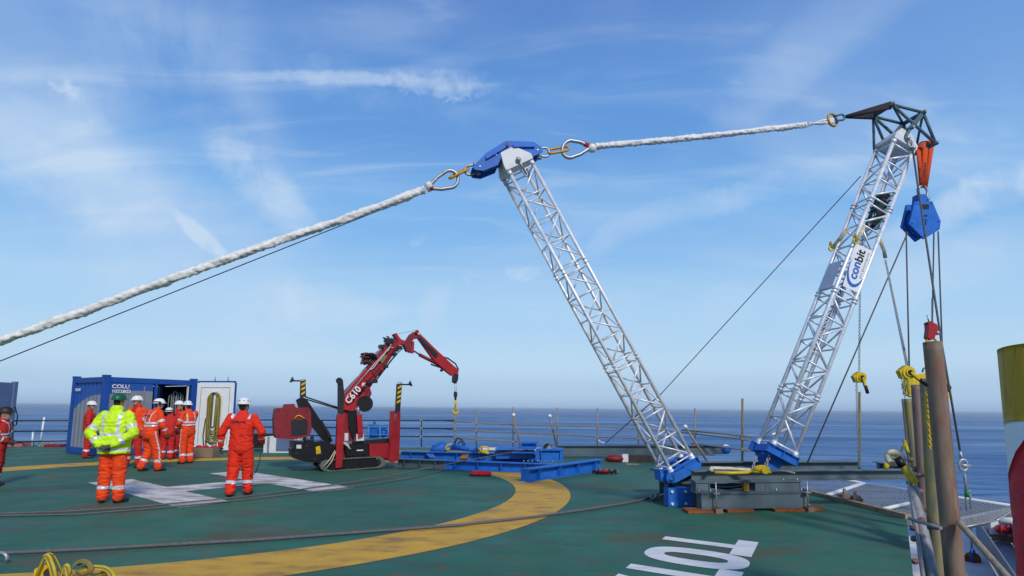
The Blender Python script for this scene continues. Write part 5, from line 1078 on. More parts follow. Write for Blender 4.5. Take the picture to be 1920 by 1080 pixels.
# left container
th = thing('shipping_container', AT(20, 840, 24.0), 'blue-grey louvred container cut by the left picture edge', 'container')
a = Vector((-21.1, 24.3, 0)); c2 = a + Vector((-1.3, 0.0, 1.30))
MB().box(c2 + Z*0.02, X*1.24, Yv*1.2, Z*1.22).build('body', 'cont_grey', th)
q = MB()
for (sx, sy) in ((1, -1), (-1, -1), (1, 1), (-1, 1)): q.box(c2 + Vector((sx*1.25, sy*1.22, 0.0)), X*0.08, Yv*0.08, Z*1.29)
q.bar(c2 + Vector((-1.16, -1.24, 1.2)), c2 + Vector((1.16, -1.24, 1.2)), 0.10, 0.14); q.build('frame', 'cont_grey', th)
q = MB()
for k in range(5): q.box(c2 + Vector((1.25, 0.15, 0.75 - 0.30*k)), X*0.012, Yv*0.28, Z*0.035)
q.build('louvre', 'dark', th)
MB().tube([c2 + Vector((-0.2, -1.0, 1.30)), c2 + Vector((0.3, -1.0, 1.45)), c2 + Vector((1.0, -1.1, 1.33))], 0.02, 6).build('lifting_wire', 'dark', th)
MB().tube([AT(28, 762, 23.2), AT(33, 780, 23.2), AT(31, 796, 23.2), AT(26, 799, 23.2), AT(23, 790, 23.2)], 0.022, 6).build('cable_loop', 'black', th)
# far left bits behind the rail
tag(MB().box(AT(38, 836, 23.9), X*0.30, Yv*0.3, Z*0.17).build('pink_bin', mat('faded_pink', (0.42, 0.13, 0.14), 0.7)), 'faded pink bin standing behind the left handrail', 'bin')
for k, (xa, ya, xb, yb, lab) in enumerate(((83, 782, 75, 834, 'taller thin white antenna pole behind the left handrail'), (62, 808, 60, 836, 'shorter thin white pole behind the left handrail'))):
    tag(MB().cyl(AT(xa, ya, 24.1), AT(xb, yb, 24.1), 0.035, 8).build('white_pole', 'white'), lab, 'pole')
q = MB()
for k in range(14): c = AT(72 + k*2, 838 - (k % 4)*2.0, 23.9); q.tube(arc(c, X, Z, random.uniform(0.05, 0.12), 0, 330, 7), 0.018, 5)
tag(q.build('shackle_pile', 'galv'), 'heap of grey shackles and cable beside the dark crate', 'heap')
tag(MB().box(AT(106, 839, 23.7), X*0.32, Yv*0.25, Z*0.13).build('dark_crate', 'darkred'), 'low dark red crate at foot of the blue container', 'crate')
# grey cabinet behind crane, blue pump frame
th = thing('equipment_cabinet', G(530, 848), 'low grey metal cabinet with panels left of the red crane', 'cabinet')
c = AT(527, 835, 21.6); 
MB().box(c + Vector((0, 0.3, -0.02)), X*0.62, Yv*0.3, Z*0.32).build('body', 'white_steel', th)
q = MB(); q.box(c + Vector((0.15, -0.012, 0.02)), X*0.32, Yv*0.008, Z*0.22); q.build('panel', 'cont_grey', th)
for dx in (-0.45, 0.55): MB().box(c + Vector((dx, -0.02, 0.0)), X*0.035, Yv*0.015, Z*0.30).build('frame_post', 'galv', th)
MB().bar(c + Vector((-0.6, -0.02, -0.33)), c + Vector((0.6, -0.02, -0.33)), 0.05, 0.05).build('frame_rail', 'galv', th)
th = thing('pump_frame', AT(710, 820, 21.5), 'light blue tubular pump frame standing behind the red crane', 'frame')
q = MB(); F_ = lambda x, y, o=0.0: AT(x, y, 21.3 + o)
for o in (0.0, 0.6):
    for x in (691, 712, 728): q.cyl(F_(x, 796, o), F_(x, 838, o), 0.03, 8)
    q.cyl(F_(691, 797, o), F_(728, 797, o), 0.03, 8); q.cyl(F_(691, 815, o), F_(728, 815, o), 0.025, 8)
for x in (691, 728): q.cyl(F_(x, 797, 0), F_(x, 797, 0.6), 0.03, 8)
q.build('tube_frame', mat('light_blue_paint', (0.03, 0.20, 0.55), 0.45), th)
q = MB(); q.box(F_(702, 815, .3), X*0.15, Yv*0.2, Z*0.25); q.ball(F_(719, 812, .3), 0.16, 10); q.cyl(F_(700, 794, .3), F_(704, 794, .3), 0.08, 10); q.build('pump', 'tarp', th)
tag(MB().box(AT(497, 826, 22.5), X*0.5, Yv*0.3, Z*0.26).build('dark_tank', 'dark'), 'dark tank between white door and grey cabinet', 'tank')

# ================================================================ YELLOW STRAPS lower left
th = thing('webbing_sling', G(130, 1078), 'tangled yellow webbing slings lying at lower left corner of view', 'slings')
random.seed(3)
def spline(P, k=6):
    P = [Vector(p) for p in P]; Q = [P[0]*2 - P[1]] + P + [P[-1]*2 - P[-2]]; out = []
    for i in range(1, len(Q) - 2):
        for j in range(k):
            t = j/k; a, b, c, d = Q[i-1], Q[i], Q[i+1], Q[i+2]
            out.append(((b*2) + (c - a)*t + (a*2 - b*5 + c*4 - d)*t*t + (b*3 - a - c*3 + d)*t**3)*0.5)
    return out + [P[-1]]
def ribbon(P, w_, m='web_yellow', nm='strap_loop'):
    S = spline(P); MB().tube(S, w_*0.9, 8, flat=0.18).build(nm, m, th)
    MB().tube([p + Vector((0, -w_*0.25, 0)) for p in S], w_*0.30, 6, flat=0.3).build('dark_edge', 'scaf_yel', th)
g = lambda x, y, z: AT(x, y, z)
for k, (P, w_) in enumerate([([(62, 1095), (74, 1062), (86, 1042), (96, 1060), (104, 1095)], 0.03), ([(84, 1044), (98, 1040), (112, 1064), (122, 1095)], 0.032), ([(70, 1090), (84, 1055), (92, 1046)], 0.028),
        ([(128, 1095), (136, 1062), (152, 1052), (166, 1056), (170, 1070), (156, 1078), (142, 1070)], 0.026), ([(140, 1095), (150, 1068), (186, 1064), (206, 1072), (214, 1095)], 0.03), ([(176, 1095), (190, 1074), (212, 1078), (222, 1095)], 0.026), ([(112, 1095), (118, 1066), (126, 1064), (132, 1095)], 0.03), ([(146, 1060), (158, 1052), (168, 1062)], 0.02)]):
    ribbon([AT(x, y, 5.85 + 0.06*(k % 3)) for x, y in P], w_, 'web_yellow' if k % 4 != 3 else 'scaf_yel')
q = MB()
q.prism([AT(x, y, 5.9) for x, y in ((64, 1068), (80, 1058), (96, 1064), (100, 1092), (62, 1092))], Yv*0.06); q.build('ratchet', 'yellow', th)
MB().cyl(AT(92, 1074, 5.86), AT(92, 1074, 5.90), 0.045, 14).build('ratchet_wheel', 'black', th)
th = thing('shackle', G(-5, 1045), 'bluish shackle lying at the left picture edge by the deck rope', 'shackle')
MB().tube(arc(G(2, 1048, 0.05), X, Z, 0.06, -20, 200, 10), 0.02, 8).build('bow', 'galv', th)

# ================================================================ CRANE
CR = Plane((-4.80, 15.45), 27.0)
cr_ = thing('crawler_crane', CR(665, 880, 0.4), 'red mini crawler crane with folded boom, raised outriggers and yellow hook', 'crane')
def cp(P, o0_, o1_, nm, m='red', par=cr_): return MB().prism(CR.poly(P, o0_), CR.v*(o1_ - o0_)).build(nm, m, par)
for o in (0.0, 0.95):
    out = CR.poly([(601, 876), (602, 869), (609, 863), (640, 860), (690, 857), (712, 856), (720, 860), (723, 867), (720, 873), (712, 877), (660, 881), (614, 884), (605, 881)], 0.0); out = [p + CR.v*o for p in out]
    cen = sum(out, Vector())/len(out); q = MB(); P2 = [lerp(p, cen, 0.0) for p in out]
    n_ = len(out); inn = [cen + (p - cen)*0.86 for p in out]
    vs = out + inn + [p + CR.v*0.26 for p in out] + [p + CR.v*0.26 for p in inn]
    fs = []
    for i in range(n_):
        j = (i+1) % n_; fs += [(i, j, n_+j, n_+i), (2*n_+i, 3*n_+i, 3*n_+j, 2*n_+j), (i, 2*n_+i, 2*n_+j, j), (n_+i, n_+j, 3*n_+j, 3*n_+i)]
    q.add(vs, fs)
    L_ = sum((out[(i+1) % n_] - out[i]).length for i in range(n_)); 
    for i in range(n_):
        a, b = out[i], out[(i+1) % n_]; kk = max(1, int((b-a).length/0.07))
        for j in range(kk): c = lerp(a, b, (j+0.5)/kk); outd = (c - cen).normalized(); q.box(c + CR.v*0.13 + outd*0.008, (b-a).normalized()*0.02, CR.v*0.13, outd*0.012)
    trk = q.build('track', mat('dusty_rubber', (0.13, 0.12, 0.105), 0.8) if o == 0 else 'black', cr_)
    q = MB(); q.prism([cen + (p - cen)*0.80 + CR.v*0.05 for p in out], CR.v*0.16); q.build('track_frame', 'black', cr_)
    q = MB()
    for (x, y) in ((611, 873), (713, 867)): q.cyl(CR(x, y, 0) + CR.v*(o + 0.015), CR(x, y, 0) + CR.v*(o + 0.06), 0.085, 16)
    for x in (635, 652, 670, 688): q.cyl(CR(x, 880 - (x-635)*0.04, 0) + CR.v*(o + 0.03), CR(x, 880 - (x-635)*0.04, 0) + CR.v*(o + 0.06), 0.045, 12)
    q.build('track_roller', 'dark', cr_)
cp([(551, 829), (612, 828.5), (627, 834), (627, 858), (604, 861), (600, 868), (572, 866), (550, 859)], 0.12, 1.0, 'counterweight_body', 'black')
for (x, y) in ((556, 850), (575, 836), (590, 861)): MB().cyl(CR(x, y, 0.10), CR(x, y, 0.13), 0.03, 10).build('cover_bolt', 'dark', cr_)
for (a, b) in (((577, 829), (577, 865)), ((603, 829), (603, 860))): MB().bar(CR(*a, 0.115), CR(*b, 0.115), 0.012, 0.02, CR.v).build('cover_seam', 'dark', cr_)
cp([(545, 842), (552, 838), (553, 856), (546, 855)], 0.3, 0.8, 'bumper', 'dark')
cp([(592, 838), (600, 836), (602, 850), (593, 852)], 0.10, 0.14, 'yellow_tool', 'yellow')
cp([(556, 834), (565, 834), (565, 841), (556, 841)], 0.10, 0.12, 'label_plate', 'white_steel')
cp([(646, 834), (690, 832), (692, 854), (650, 856)], 0.06, 0.9, 'engine_cover', 'black')
cp([(627, 836), (646, 834), (650, 857), (630, 860)], 0.2, 0.9, 'chassis', 'darkred')
cp([(692, 833), (733, 831), (742, 858), (745, 864), (735, 866), (722, 858), (693, 855)], 0.05, 0.85, 'chassis', 'red')
cp([(668, 826), (730, 822), (732, 830), (668, 833)], 0.25, 0.8, 'deck_plate', 'dark')
cp([(668, 814), (682, 814), (683, 826), (668, 827)], 0.15, 0.30, 'control_box', 'white_steel')
cp([(646, 812), (653, 812), (653, 826), (646, 827)], 0.15, 0.25, 'control_box', 'white_steel')
# outrigger columns
cp([(633, 777), (646, 776), (645, 820), (641, 876), (629, 878), (631, 830)], -0.08, 0.08, 'outrigger_leg', 'red')
cp([(634, 716), (638, 709), (643, 712), (646, 740), (644, 776), (634, 776)], -0.05, 0.05, 'outrigger_tube', 'dark')
q = MB(); q.cyl(CR(636, 714, -0.08), CR(636, 714, 0.10), 0.085, 18); q.build('foot_pad', 'dark', cr_)
cp([(745, 771), (751, 773), (750, 820), (748, 862), (736, 868), (728, 862), (732, 830), (741, 800)], -0.02, 0.14, 'outrigger_leg', 'red')
cp([(733, 771), (740, 770), (741, 830), (730, 832)], 0.0, 0.12, 'outrigger_leg', 'red')
cp([(745, 720), (754, 719), (750, 777), (742, 775)], 0.0, 0.10, 'outrigger_tube', 'dark')
cp([(646, 834), (641, 830), (645, 800), (652, 800)], 0.2, 0.5, 'mast_base', 'darkred')
def stripes(x0, x1, y0, y1, k, o, skew=4):
    q = MB()
    for i in range(k):
        ya = y0 + (y1 - y0)*(i + 0.15)/k; yb = y0 + (y1 - y0)*(i + 0.62)/k; xo = -(0.8*(ya - y0)/12 if x0 > 700 else 0)
        q.prism(CR.poly([(x0 + xo, ya + skew*0.6), (x1 + xo, ya - skew*0.4), (x1 + xo, yb - skew*0.4), (x0 + xo, yb + skew*0.6)], o), CR.v*0.008)
    q.build('warning_stripes', 'yellow', cr_)
stripes(746, 753, 722, 758, 4, -0.012)
def mirror_(x, y, sx, o):
    q = MB(); q.tube([CR(x, y, o), CR(x + sx*12, y, o)], 0.02, 8); q.tube([CR(x + sx*12, y, o), CR(x + sx*17, y - 2, o - .01)], [0.02, 0.09], 12); q.build('outrigger_foot', 'dark', cr_)
mirror_(754, 721, 1, 0.05); 
q = MB(); q.tube([CR(745, 719, 0.05), CR(748, 717, 0.05), CR(754, 718, 0.05)], 0.012, 6); q.build('handle', 'galv', cr_)
cp([(564, 714), (573, 713), (574, 744), (563, 745)], 1.2, 1.32, 'outrigger_tube', 'dark'); stripes(565, 572, 716, 742, 3, 1.185); mirror_(563, 714, -1, 1.25)
q = MB(); q.tube([CR(564, 713, 1.25), CR(568, 711, 1.25), CR(574, 713, 1.25)], 0.012, 6); q.build('handle', 'galv', cr_)
cp([(556, 750), (566, 744), (575, 748), (598, 783), (624, 826), (618, 831), (606, 826), (582, 795), (560, 762)], 1.0, 1.18, 'outrigger_arm', 'black')
cp([(600, 790), (604, 788), (622, 818), (617, 822)], 0.96, 1.0, 'outrigger_plate', 'dark')
for dy in (0, 4): MB().cyl(CR(572, 744 + dy, 1.1), CR(636, 765 + dy*0.5, 0.5), 0.018, 8).build('support_rod', 'dark', cr_)
# red power pack
cp([(517, 767), (520, 765), (579, 764), (583, 772), (584, 810), (578, 819), (550, 824), (518, 822), (515, 812), (514, 785)], 0.55, 1.1, 'power_pack', 'darkred')
cp([(546, 788), (574, 786), (577, 790), (576, 815), (546, 818)], 0.54, 0.55, 'grey_panel', 'dark')
MB().prism(CR.poly([(531, 765), (533, 758), (552, 757), (555, 765)], 0.7), CR.v*0.2).build('filler_cap', 'darkred', cr_)
MB().tube([CR(552, 785, 0.52), CR(558, 779, 0.52), CR(564, 780, 0.52), CR(571, 785, 0.52)], 0.015, 6).build('yellow_cable', 'yellow', cr_)
# slewing column and winch
cp([(641, 766), (662, 766), (676, 790), (684, 826), (648, 828), (642, 800)], 0.28, 0.62, 'slewing_column', 'darkred')
cp([(652, 770), (668, 768), (672, 800), (662, 824), (654, 800)], 0.22, 0.28, 'column_guard', 'black'); cp([(669, 778), (679, 776), (681, 818), (672, 822)], 0.1, 0.22, 'lift_cylinder', 'red')
MB().cyl(CR(671, 776, 0.16), CR(672, 760, 0.2), 0.04, 10).build('cylinder_rod', 'galv', cr_)
MB().cyl(CR(684, 757, 0.12), CR(684, 757, 0.50), 0.215, 28).build('winch_drum', 'black', cr_)
cp([(668, 757), (672, 748), (690, 733), (697, 738), (690, 752), (680, 762)], 0.2, 0.45, 'winch_bracket', 'dark'); cp([(685, 730), (694, 728), (697, 738), (690, 744), (684, 742)], 0.18, 0.4, 'winch_bracket', 'darkred')
# boom
bm = cp([(643, 742), (688, 690), (703, 697), (708, 706), (670, 764), (662, 771), (645, 768), (641, 756)], 0.18, 0.48, 'boom_section', 'red')
cp([(688, 688), (733, 637), (746, 638), (752, 642), (712, 704), (700, 700)], 0.22, 0.44, 'boom_section', 'darkred')
cp([(694, 681), (736, 634), (741, 637), (700, 688)], 0.19, 0.22, 'boom_rail', 'red'); cp([(700, 697), (746, 641), (751, 645), (708, 703)], 0.17, 0.22, 'boom_rail', 'red'); cp([(646, 745), (690, 694), (694, 697), (650, 749)], 0.14, 0.18, 'boom_rail', 'red')
cp([(698, 698), (712, 690), (724, 672), (727, 678), (716, 700), (704, 706)], 0.14, 0.17, 'boom_plate', 'darkred')
for (a, b, o, m) in (((645, 734), (690, 684), 0.16, 'galv'), ((652, 740), (735, 645), 0.12, 'galv'), ((690, 680), (728, 636), 0.16, 'galv'), ((694, 676), (732, 633), 0.2, 'white_steel'), ((704, 714), (742, 664), 0.2, 'black'), ((708, 710), (740, 668), 0.15, 'black')):
    MB().cyl(CR(*a, o), CR(*b, o), 0.016, 8).build('hydraulic_pipe', m, cr_)
q = MB()
for (x, y) in ((702, 715), (722, 687), (742, 656), (738, 664), (748, 652), (690, 716), (727, 642), (715, 650)): q = MB(); q.box(CR(x, y, 0.2), CR.u*0.06, CR.v*0.12, Z*0.045); q.build('pipe_clamp', 'dark', cr_)
q = MB(); q.prism(CR.poly([(682, 668), (688, 664), (698, 664), (702, 672), (697, 681), (686, 684)], 0.16), CR.v*0.25); q.build('valve_bank', 'dark', cr_)
random.seed(11)
for i in range(9): q = MB(); x, y = 683 + random.uniform(0, 14), 663 + 2.6*i; q.tube([CR(x, y, 0.12), CR(x - 4, y - 1.5, 0.10), CR(674 + random.uniform(0, 4), y + random.uniform(-2, 1), 0.12)], 0.016, 6); q.build('control_lever', 'dark' if i % 3 else 'darkred', cr_)
for i in range(7): q = MB(); x, y = 685 + 2.2*i, 661 + random.uniform(-1, 2); q.tube([CR(x, y + 5, 0.14), CR(x + 1, y, 0.12), CR(x + 6, y + 2 + i*0.3, 0.12), CR(x + 9, y + 12, 0.14)], 0.014, 6); q.build('hydraulic_hose', 'black', cr_)
for (P, m, r_) in (([(652, 747), (651, 742), (692, 694), (700, 690), (731, 651), (738, 652)], 'white_steel', 0.011), ([(664, 752), (662, 748), (700, 702), (744, 650)], 'darkred', 0.014), ([(705, 684), (722, 660), (728, 657), (733, 646)], 'white_steel', 0.010), ([(672, 742), (690, 720), (694, 722), (716, 694)], 'black', 0.016), ([(757, 652), (748, 660), (734, 676), (716, 700)], 'black', 0.012)):
    MB().tube([CR(x, y, 0.115) for x, y in P], r_, 6).build('hydraulic_pipe', m, cr_)
for (x, y) in ((684, 731),): MB().box(CR(x, y, 0.165), CR.u*0.035, CR.v*0.012, Z*0.03).build('boom_bracket', 'darkred', cr_)
MB().box(CR(682, 721, 0.165), CR.u*0.05, CR.v*0.012, Z*0.045).build('white_label', 'white_steel', cr_)
for (x, y) in ((523, 770), (575, 770), (523, 817), (575, 812)): MB().cyl(CR(x, y, 0.535), CR(x, y, 0.56), 0.022, 8).build('panel_bolt', 'dark', cr_)
for x in (532, 541): MB().bar(CR(x, 769, 0.54), CR(x, 819, 0.54), 0.012, 0.018, CR.v).build('panel_rib', 'red', cr_)
for (a, b) in (((585, 829), (585, 820)), ((578, 828), (570, 822))): MB().cyl(CR(*a, 0.4), CR(*b, 0.5), 0.05, 8).build('hose_joint', 'dark', cr_)
q = MB()
for (x, y) in ((722, 634), (726, 637), (731, 635), (735, 638), (716, 648), (729, 632)): q.tube([CR(x, y + 6, 0.25), CR(x, y, 0.22), CR(x - 4, y - 1, 0.2)], 0.02, 6)
q.box(CR(729, 638, 0.22), CR.u*0.12, CR.v*0.1, Z*0.05); q.build('valve_levers', 'dark', cr_)
cp([(712, 676), (722, 664), (726, 668), (717, 682)], 0.135, 0.14, 'label_plate', 'scaf_yel')
cp([(739, 626), (743, 624), (752, 636), (762, 640), (758, 646), (748, 644), (745, 636)], 0.2, 0.46, 'boom_tip', 'red')
cp([(754, 641), (762, 640), (770, 627), (777, 622), (783, 624), (785, 634), (778, 634), (771, 642), (769, 652), (772, 658), (764, 659), (759, 648)], 0.22, 0.44, 'knuckle', 'darkred')
cp([(773, 640), (777, 640), (776, 662), (767, 660), (768, 655), (772, 655)], 0.24, 0.42, 'knuckle', 'red')
MB().cyl(CR(782, 622, 0.15), CR(782, 622, 0.5), 0.055, 14).build('sheave', 'red', cr_)
cp([(781, 628), (787, 626), (824, 661), (860, 694), (858, 704), (848, 704), (830, 690), (815, 676)], 0.25, 0.42, 'jib_arm', 'red')
cp([(783, 632), (787, 630), (822, 664), (818, 672)], 0.22, 0.25, 'jib_side_plate', 'dark')
MB().cyl(CR(776, 658, 0.3), CR(790, 667, 0.3), 0.022, 8).build('cylinder_rod', 'dark', cr_); MB().cyl(CR(786, 665, 0.3), CR(824, 684, 0.3), 0.05, 12).build('jib_cylinder', 'darkred', cr_)
MB().tube([CR(826, 668, 0.3), CR(840, 672, 0.3), CR(854, 682, 0.3), CR(859, 692, 0.3), CR(858, 700, 0.3)], 0.022, 8).build('jib_hose', 'black', cr_)
q = MB(); q.tube([CR(808, 683, 0.3), CR(820, 687, 0.3), CR(830, 690, 0.3)], 0.025, 8); q.ball(CR(828, 694, 0.3), 0.05, 10); q.build('hydraulic_fitting', 'dark', cr_)
for (a, b) in (((700, 665), (741, 627)), ((741, 627), (782, 619)), ((784, 622), (828, 666))): MB().cyl(CR(*a, 0.3), CR(*b, 0.3), 0.005, 5).build('jib_line', 'wire', cr_)
cp([(852, 700), (860, 702), (859, 712), (856, 719), (851, 716)], 0.24, 0.42, 'boom_head', 'dark')
for x in (852.6, 855.6): MB().cyl(CR(x, 716, 0.33), CR(x, 736, 0.33), 0.006, 6).build('hoist_line', 'galv', cr_)
q = MB(); q.box(CR(854, 740, 0.33), CR.u*0.045, CR.v*0.03, Z*0.07); q.cyl(CR(854, 734, 0.33), CR(854, 750, 0.33), 0.03, 8); hb = q.build('hook_block', 'dark', cr_)
q = MB(); q.cyl(CR(854, 750, 0.33), CR(854, 764, 0.33), 0.024, 8); q.tube(oval(CR(854, 756, .33), Z, CR.u, 0.06, 0.03, 4), 0.014, 6, closed=True)
q.tube(arc(CR(854, 771, 0.33), CR.u, Z, 0.08, 110, -200, 14), [0.028]*6 + [0.038]*6 + [0.026]*3, 8); q.build('hook', 'yellow', cr_)
bdir = (CR(690, 694, .14) - CR(646, 745, .14)).normalized()
text_mesh('C610', 0.235, 'white', 'lettering', CR(654, 758, 0.10), bdir, CR.v.cross(bdir)*-1 if (CR.v.cross(bdir)).z < 0 else CR.v.cross(bdir), cr_, 0.008, 0.005, xs=0.98)
MB().prism(CR.poly([(669, 843.5), (681, 843), (681, 845), (669, 845.5)], 0.055), CR.v*0.004).build('small_marking', 'white', cr_)
MB().prism(CR.poly([(732, 838), (736, 836), (737, 840)], 0.045), CR.v*0.004).build('small_marking', 'yellow', cr_)
q = MB()
for k in range(10): q.tube([CR(642 + random.uniform(-2, 2), 829 + random.uniform(-2, 2), 0.0), CR(652, 834 + random.uniform(-2, 3), -0.02), CR(656 + random.uniform(-3, 2), 842, 0.0)], 0.015, 6)
q.tube([CR(630, 845, 0.02), CR(622, 865, -0.05), CR(612, 878, -0.05)], 0.014, 6); q.tube([CR(628, 845, 0.02), CR(618, 862, -0.05), CR(606, 876, -0.05)], 0.014, 6)
tag(q.build('rope_hank', 'web_cream'), 'hank of pale rope hung on the red crane chassis', 'rope')

# ================================================================ PEOPLE
def remeshed(mb, name, mats, voxel, fold=0.006, smooth=2):
    me = bpy.data.meshes.new(name); me.from_pydata(mb.v, [], mb.f); o = bpy.data.objects.new(name, me); col.objects.link(o)
    m = o.modifiers.new('r', 'REMESH'); m.mode = 'VOXEL'; m.voxel_size = voxel; m.adaptivity = 0
    s = o.modifiers.new('s', 'SMOOTH'); s.factor = 0.5; s.iterations = smooth
    bpy.context.view_layer.update()
    me2 = bpy.data.meshes.new_from_object(o.evaluated_get(bpy.context.evaluated_depsgraph_get()))
    bpy.data.objects.remove(o); me2.name = name; me2.materials.clear()
    for k in mats: me2.materials.append(M[k])
    return me2
def loft(mb, rings, fx, fy, n=20):
    vs = []; 
    for (c, rx, ry) in rings:
        for k in range(n):
            a = 2*math.pi*k/n; ca, sa = math.cos(a), math.sin(a); e = 0.85
            vs.append(c + fx*rx*math.copysign(abs(ca)**e, ca) + fy*ry*math.copysign(abs(sa)**e, sa))
    m = len(rings); fs = [(i*n+k, i*n+(k+1) % n, (i+1)*n+(k+1) % n, (i+1)*n+k) for i in range(m-1) for k in range(n)]
    mb.add(vs, fs + [tuple(range(n-1, -1, -1)), tuple(range((m-1)*n, m*n))])
def capsule(mb, a, b, ra, rb, n=12):
    a, b = Vector(a), Vector(b); d = (b - a).normalized()
    P = [a - d*ra*0.95, a - d*ra*0.7, a - d*ra*0.3, a, b, b + d*rb*0.3, b + d*rb*0.7, b + d*rb*0.95]; r = [ra*0.25, ra*0.72, ra*0.95, ra, rb, rb*0.95, rb*0.72, rb*0.25]
    mb.tube(P, r, n)
def hand(mb, pr, wr, d, palm_n, side, tag_, curl=0.5, s=1.0):
    """wr wrist, d direction of the hand, palm_n towards the palm, side towards the thumb"""
    d = d.normalized(); palm_n = (palm_n - d*palm_n.dot(d)).normalized(); side = d.cross(palm_n)*(1 if d.cross(palm_n).dot(side) > 0 else -1)
    p1 = wr + d*0.035*s; p2 = wr + d*0.085*s
    for k in (-0.026, -0.009, 0.009, 0.026):
        capsule(mb, wr + d*0.015*s + side*k*0.7*s, p2 + side*k*s, 0.017*s, 0.014*s, 8); pr.append((wr, p2 + side*k*s, 0.02*s, 0.02*s, tag_, 'hand'))
    for k, (of, ln) in enumerate(((0.030, 0.070), (0.010, 0.080), (-0.011, 0.075), (-0.031, 0.058))):
        b0 = p2 + side*of*s; dd = d; q = b0
        for j, fr_ in enumerate((0.45, 0.32, 0.23)):
            ang = curl*(0.55 + 0.5*j) + 0.05*k; dd = (d*math.cos(ang*1.0) + palm_n*math.sin(ang)).normalized() if j == 0 else (dd*math.cos(curl*0.7) + palm_n*math.sin(curl*0.7)).normalized()
            q2 = q + dd*ln*fr_*s; capsule(mb, q, q2, 0.0098*s, 0.0088*s, 7); pr.append((q, q2, 0.010*s, 0.009*s, tag_, 'hand')); q = q2
    q = wr + d*0.03*s + side*0.024*s; q2 = q + (side*0.65 + d*0.6 + palm_n*0.35)*0.036*s; q3 = q2 + (d*0.85 + palm_n*0.4 + side*0.1)*0.032*s
    capsule(mb, q, q2, 0.0145*s, 0.0115*s, 7); capsule(mb, q2, q3, 0.0115*s, 0.0095*s, 7); pr += [(q, q2, 0.014*s, 0.012*s, tag_, 'hand'), (q2, q3, 0.012*s, 0.01*s, tag_, 'hand')]
def classify(me, prims, torso, mats_idx, fx, fy):
    n = len(me.polygons); C = np.empty(n*3); me.polygons.foreach_get('center', C); C = C.reshape(-1, 3)
    best = np.full(n, 1e9); seg = np.zeros(n, int); tt = np.zeros(n); names = []
    for i, (a, b, ra, rb, tg, sg) in enumerate(prims):
        a, b = np.array(a), np.array(b); d = b - a; L2 = max((d*d).sum(), 1e-9); t = np.clip(((C - a) @ d)/L2, 0, 1)
        ds = np.linalg.norm(C - a - t[:, None]*d, axis=1) - (ra + (rb - ra)*t); k = ds < best; best[k] = ds[k]; seg[k] = i; tt[k] = ((C[k] - a) @ d)/L2
    for j in range(len(torso) - 1):
        (c0, x0, y0), (c1, x1, y1) = torso[j], torso[j+1]; c0n, c1n = np.array(c0), np.array(c1); d = c1n - c0n; t = np.clip(((C - c0n) @ d)/(d*d).sum(), 0, 1)
        p = C - c0n - t[:, None]*d; rx = x0 + (x1 - x0)*t; ry = y0 + (y1 - y0)*t
        u_ = p @ np.array(fx)/rx; v_ = p @ np.array(fy)/ry; w_ = p[:, 2]/0.08
        ds = (np.sqrt(u_**2 + v_**2 + w_**2) - 1)*np.minimum(rx, ry); k = ds < best; best[k] = ds[k]; seg[k] = -1 - j; tt[k] = t[k]
    return C, seg, tt
SUITS = {}
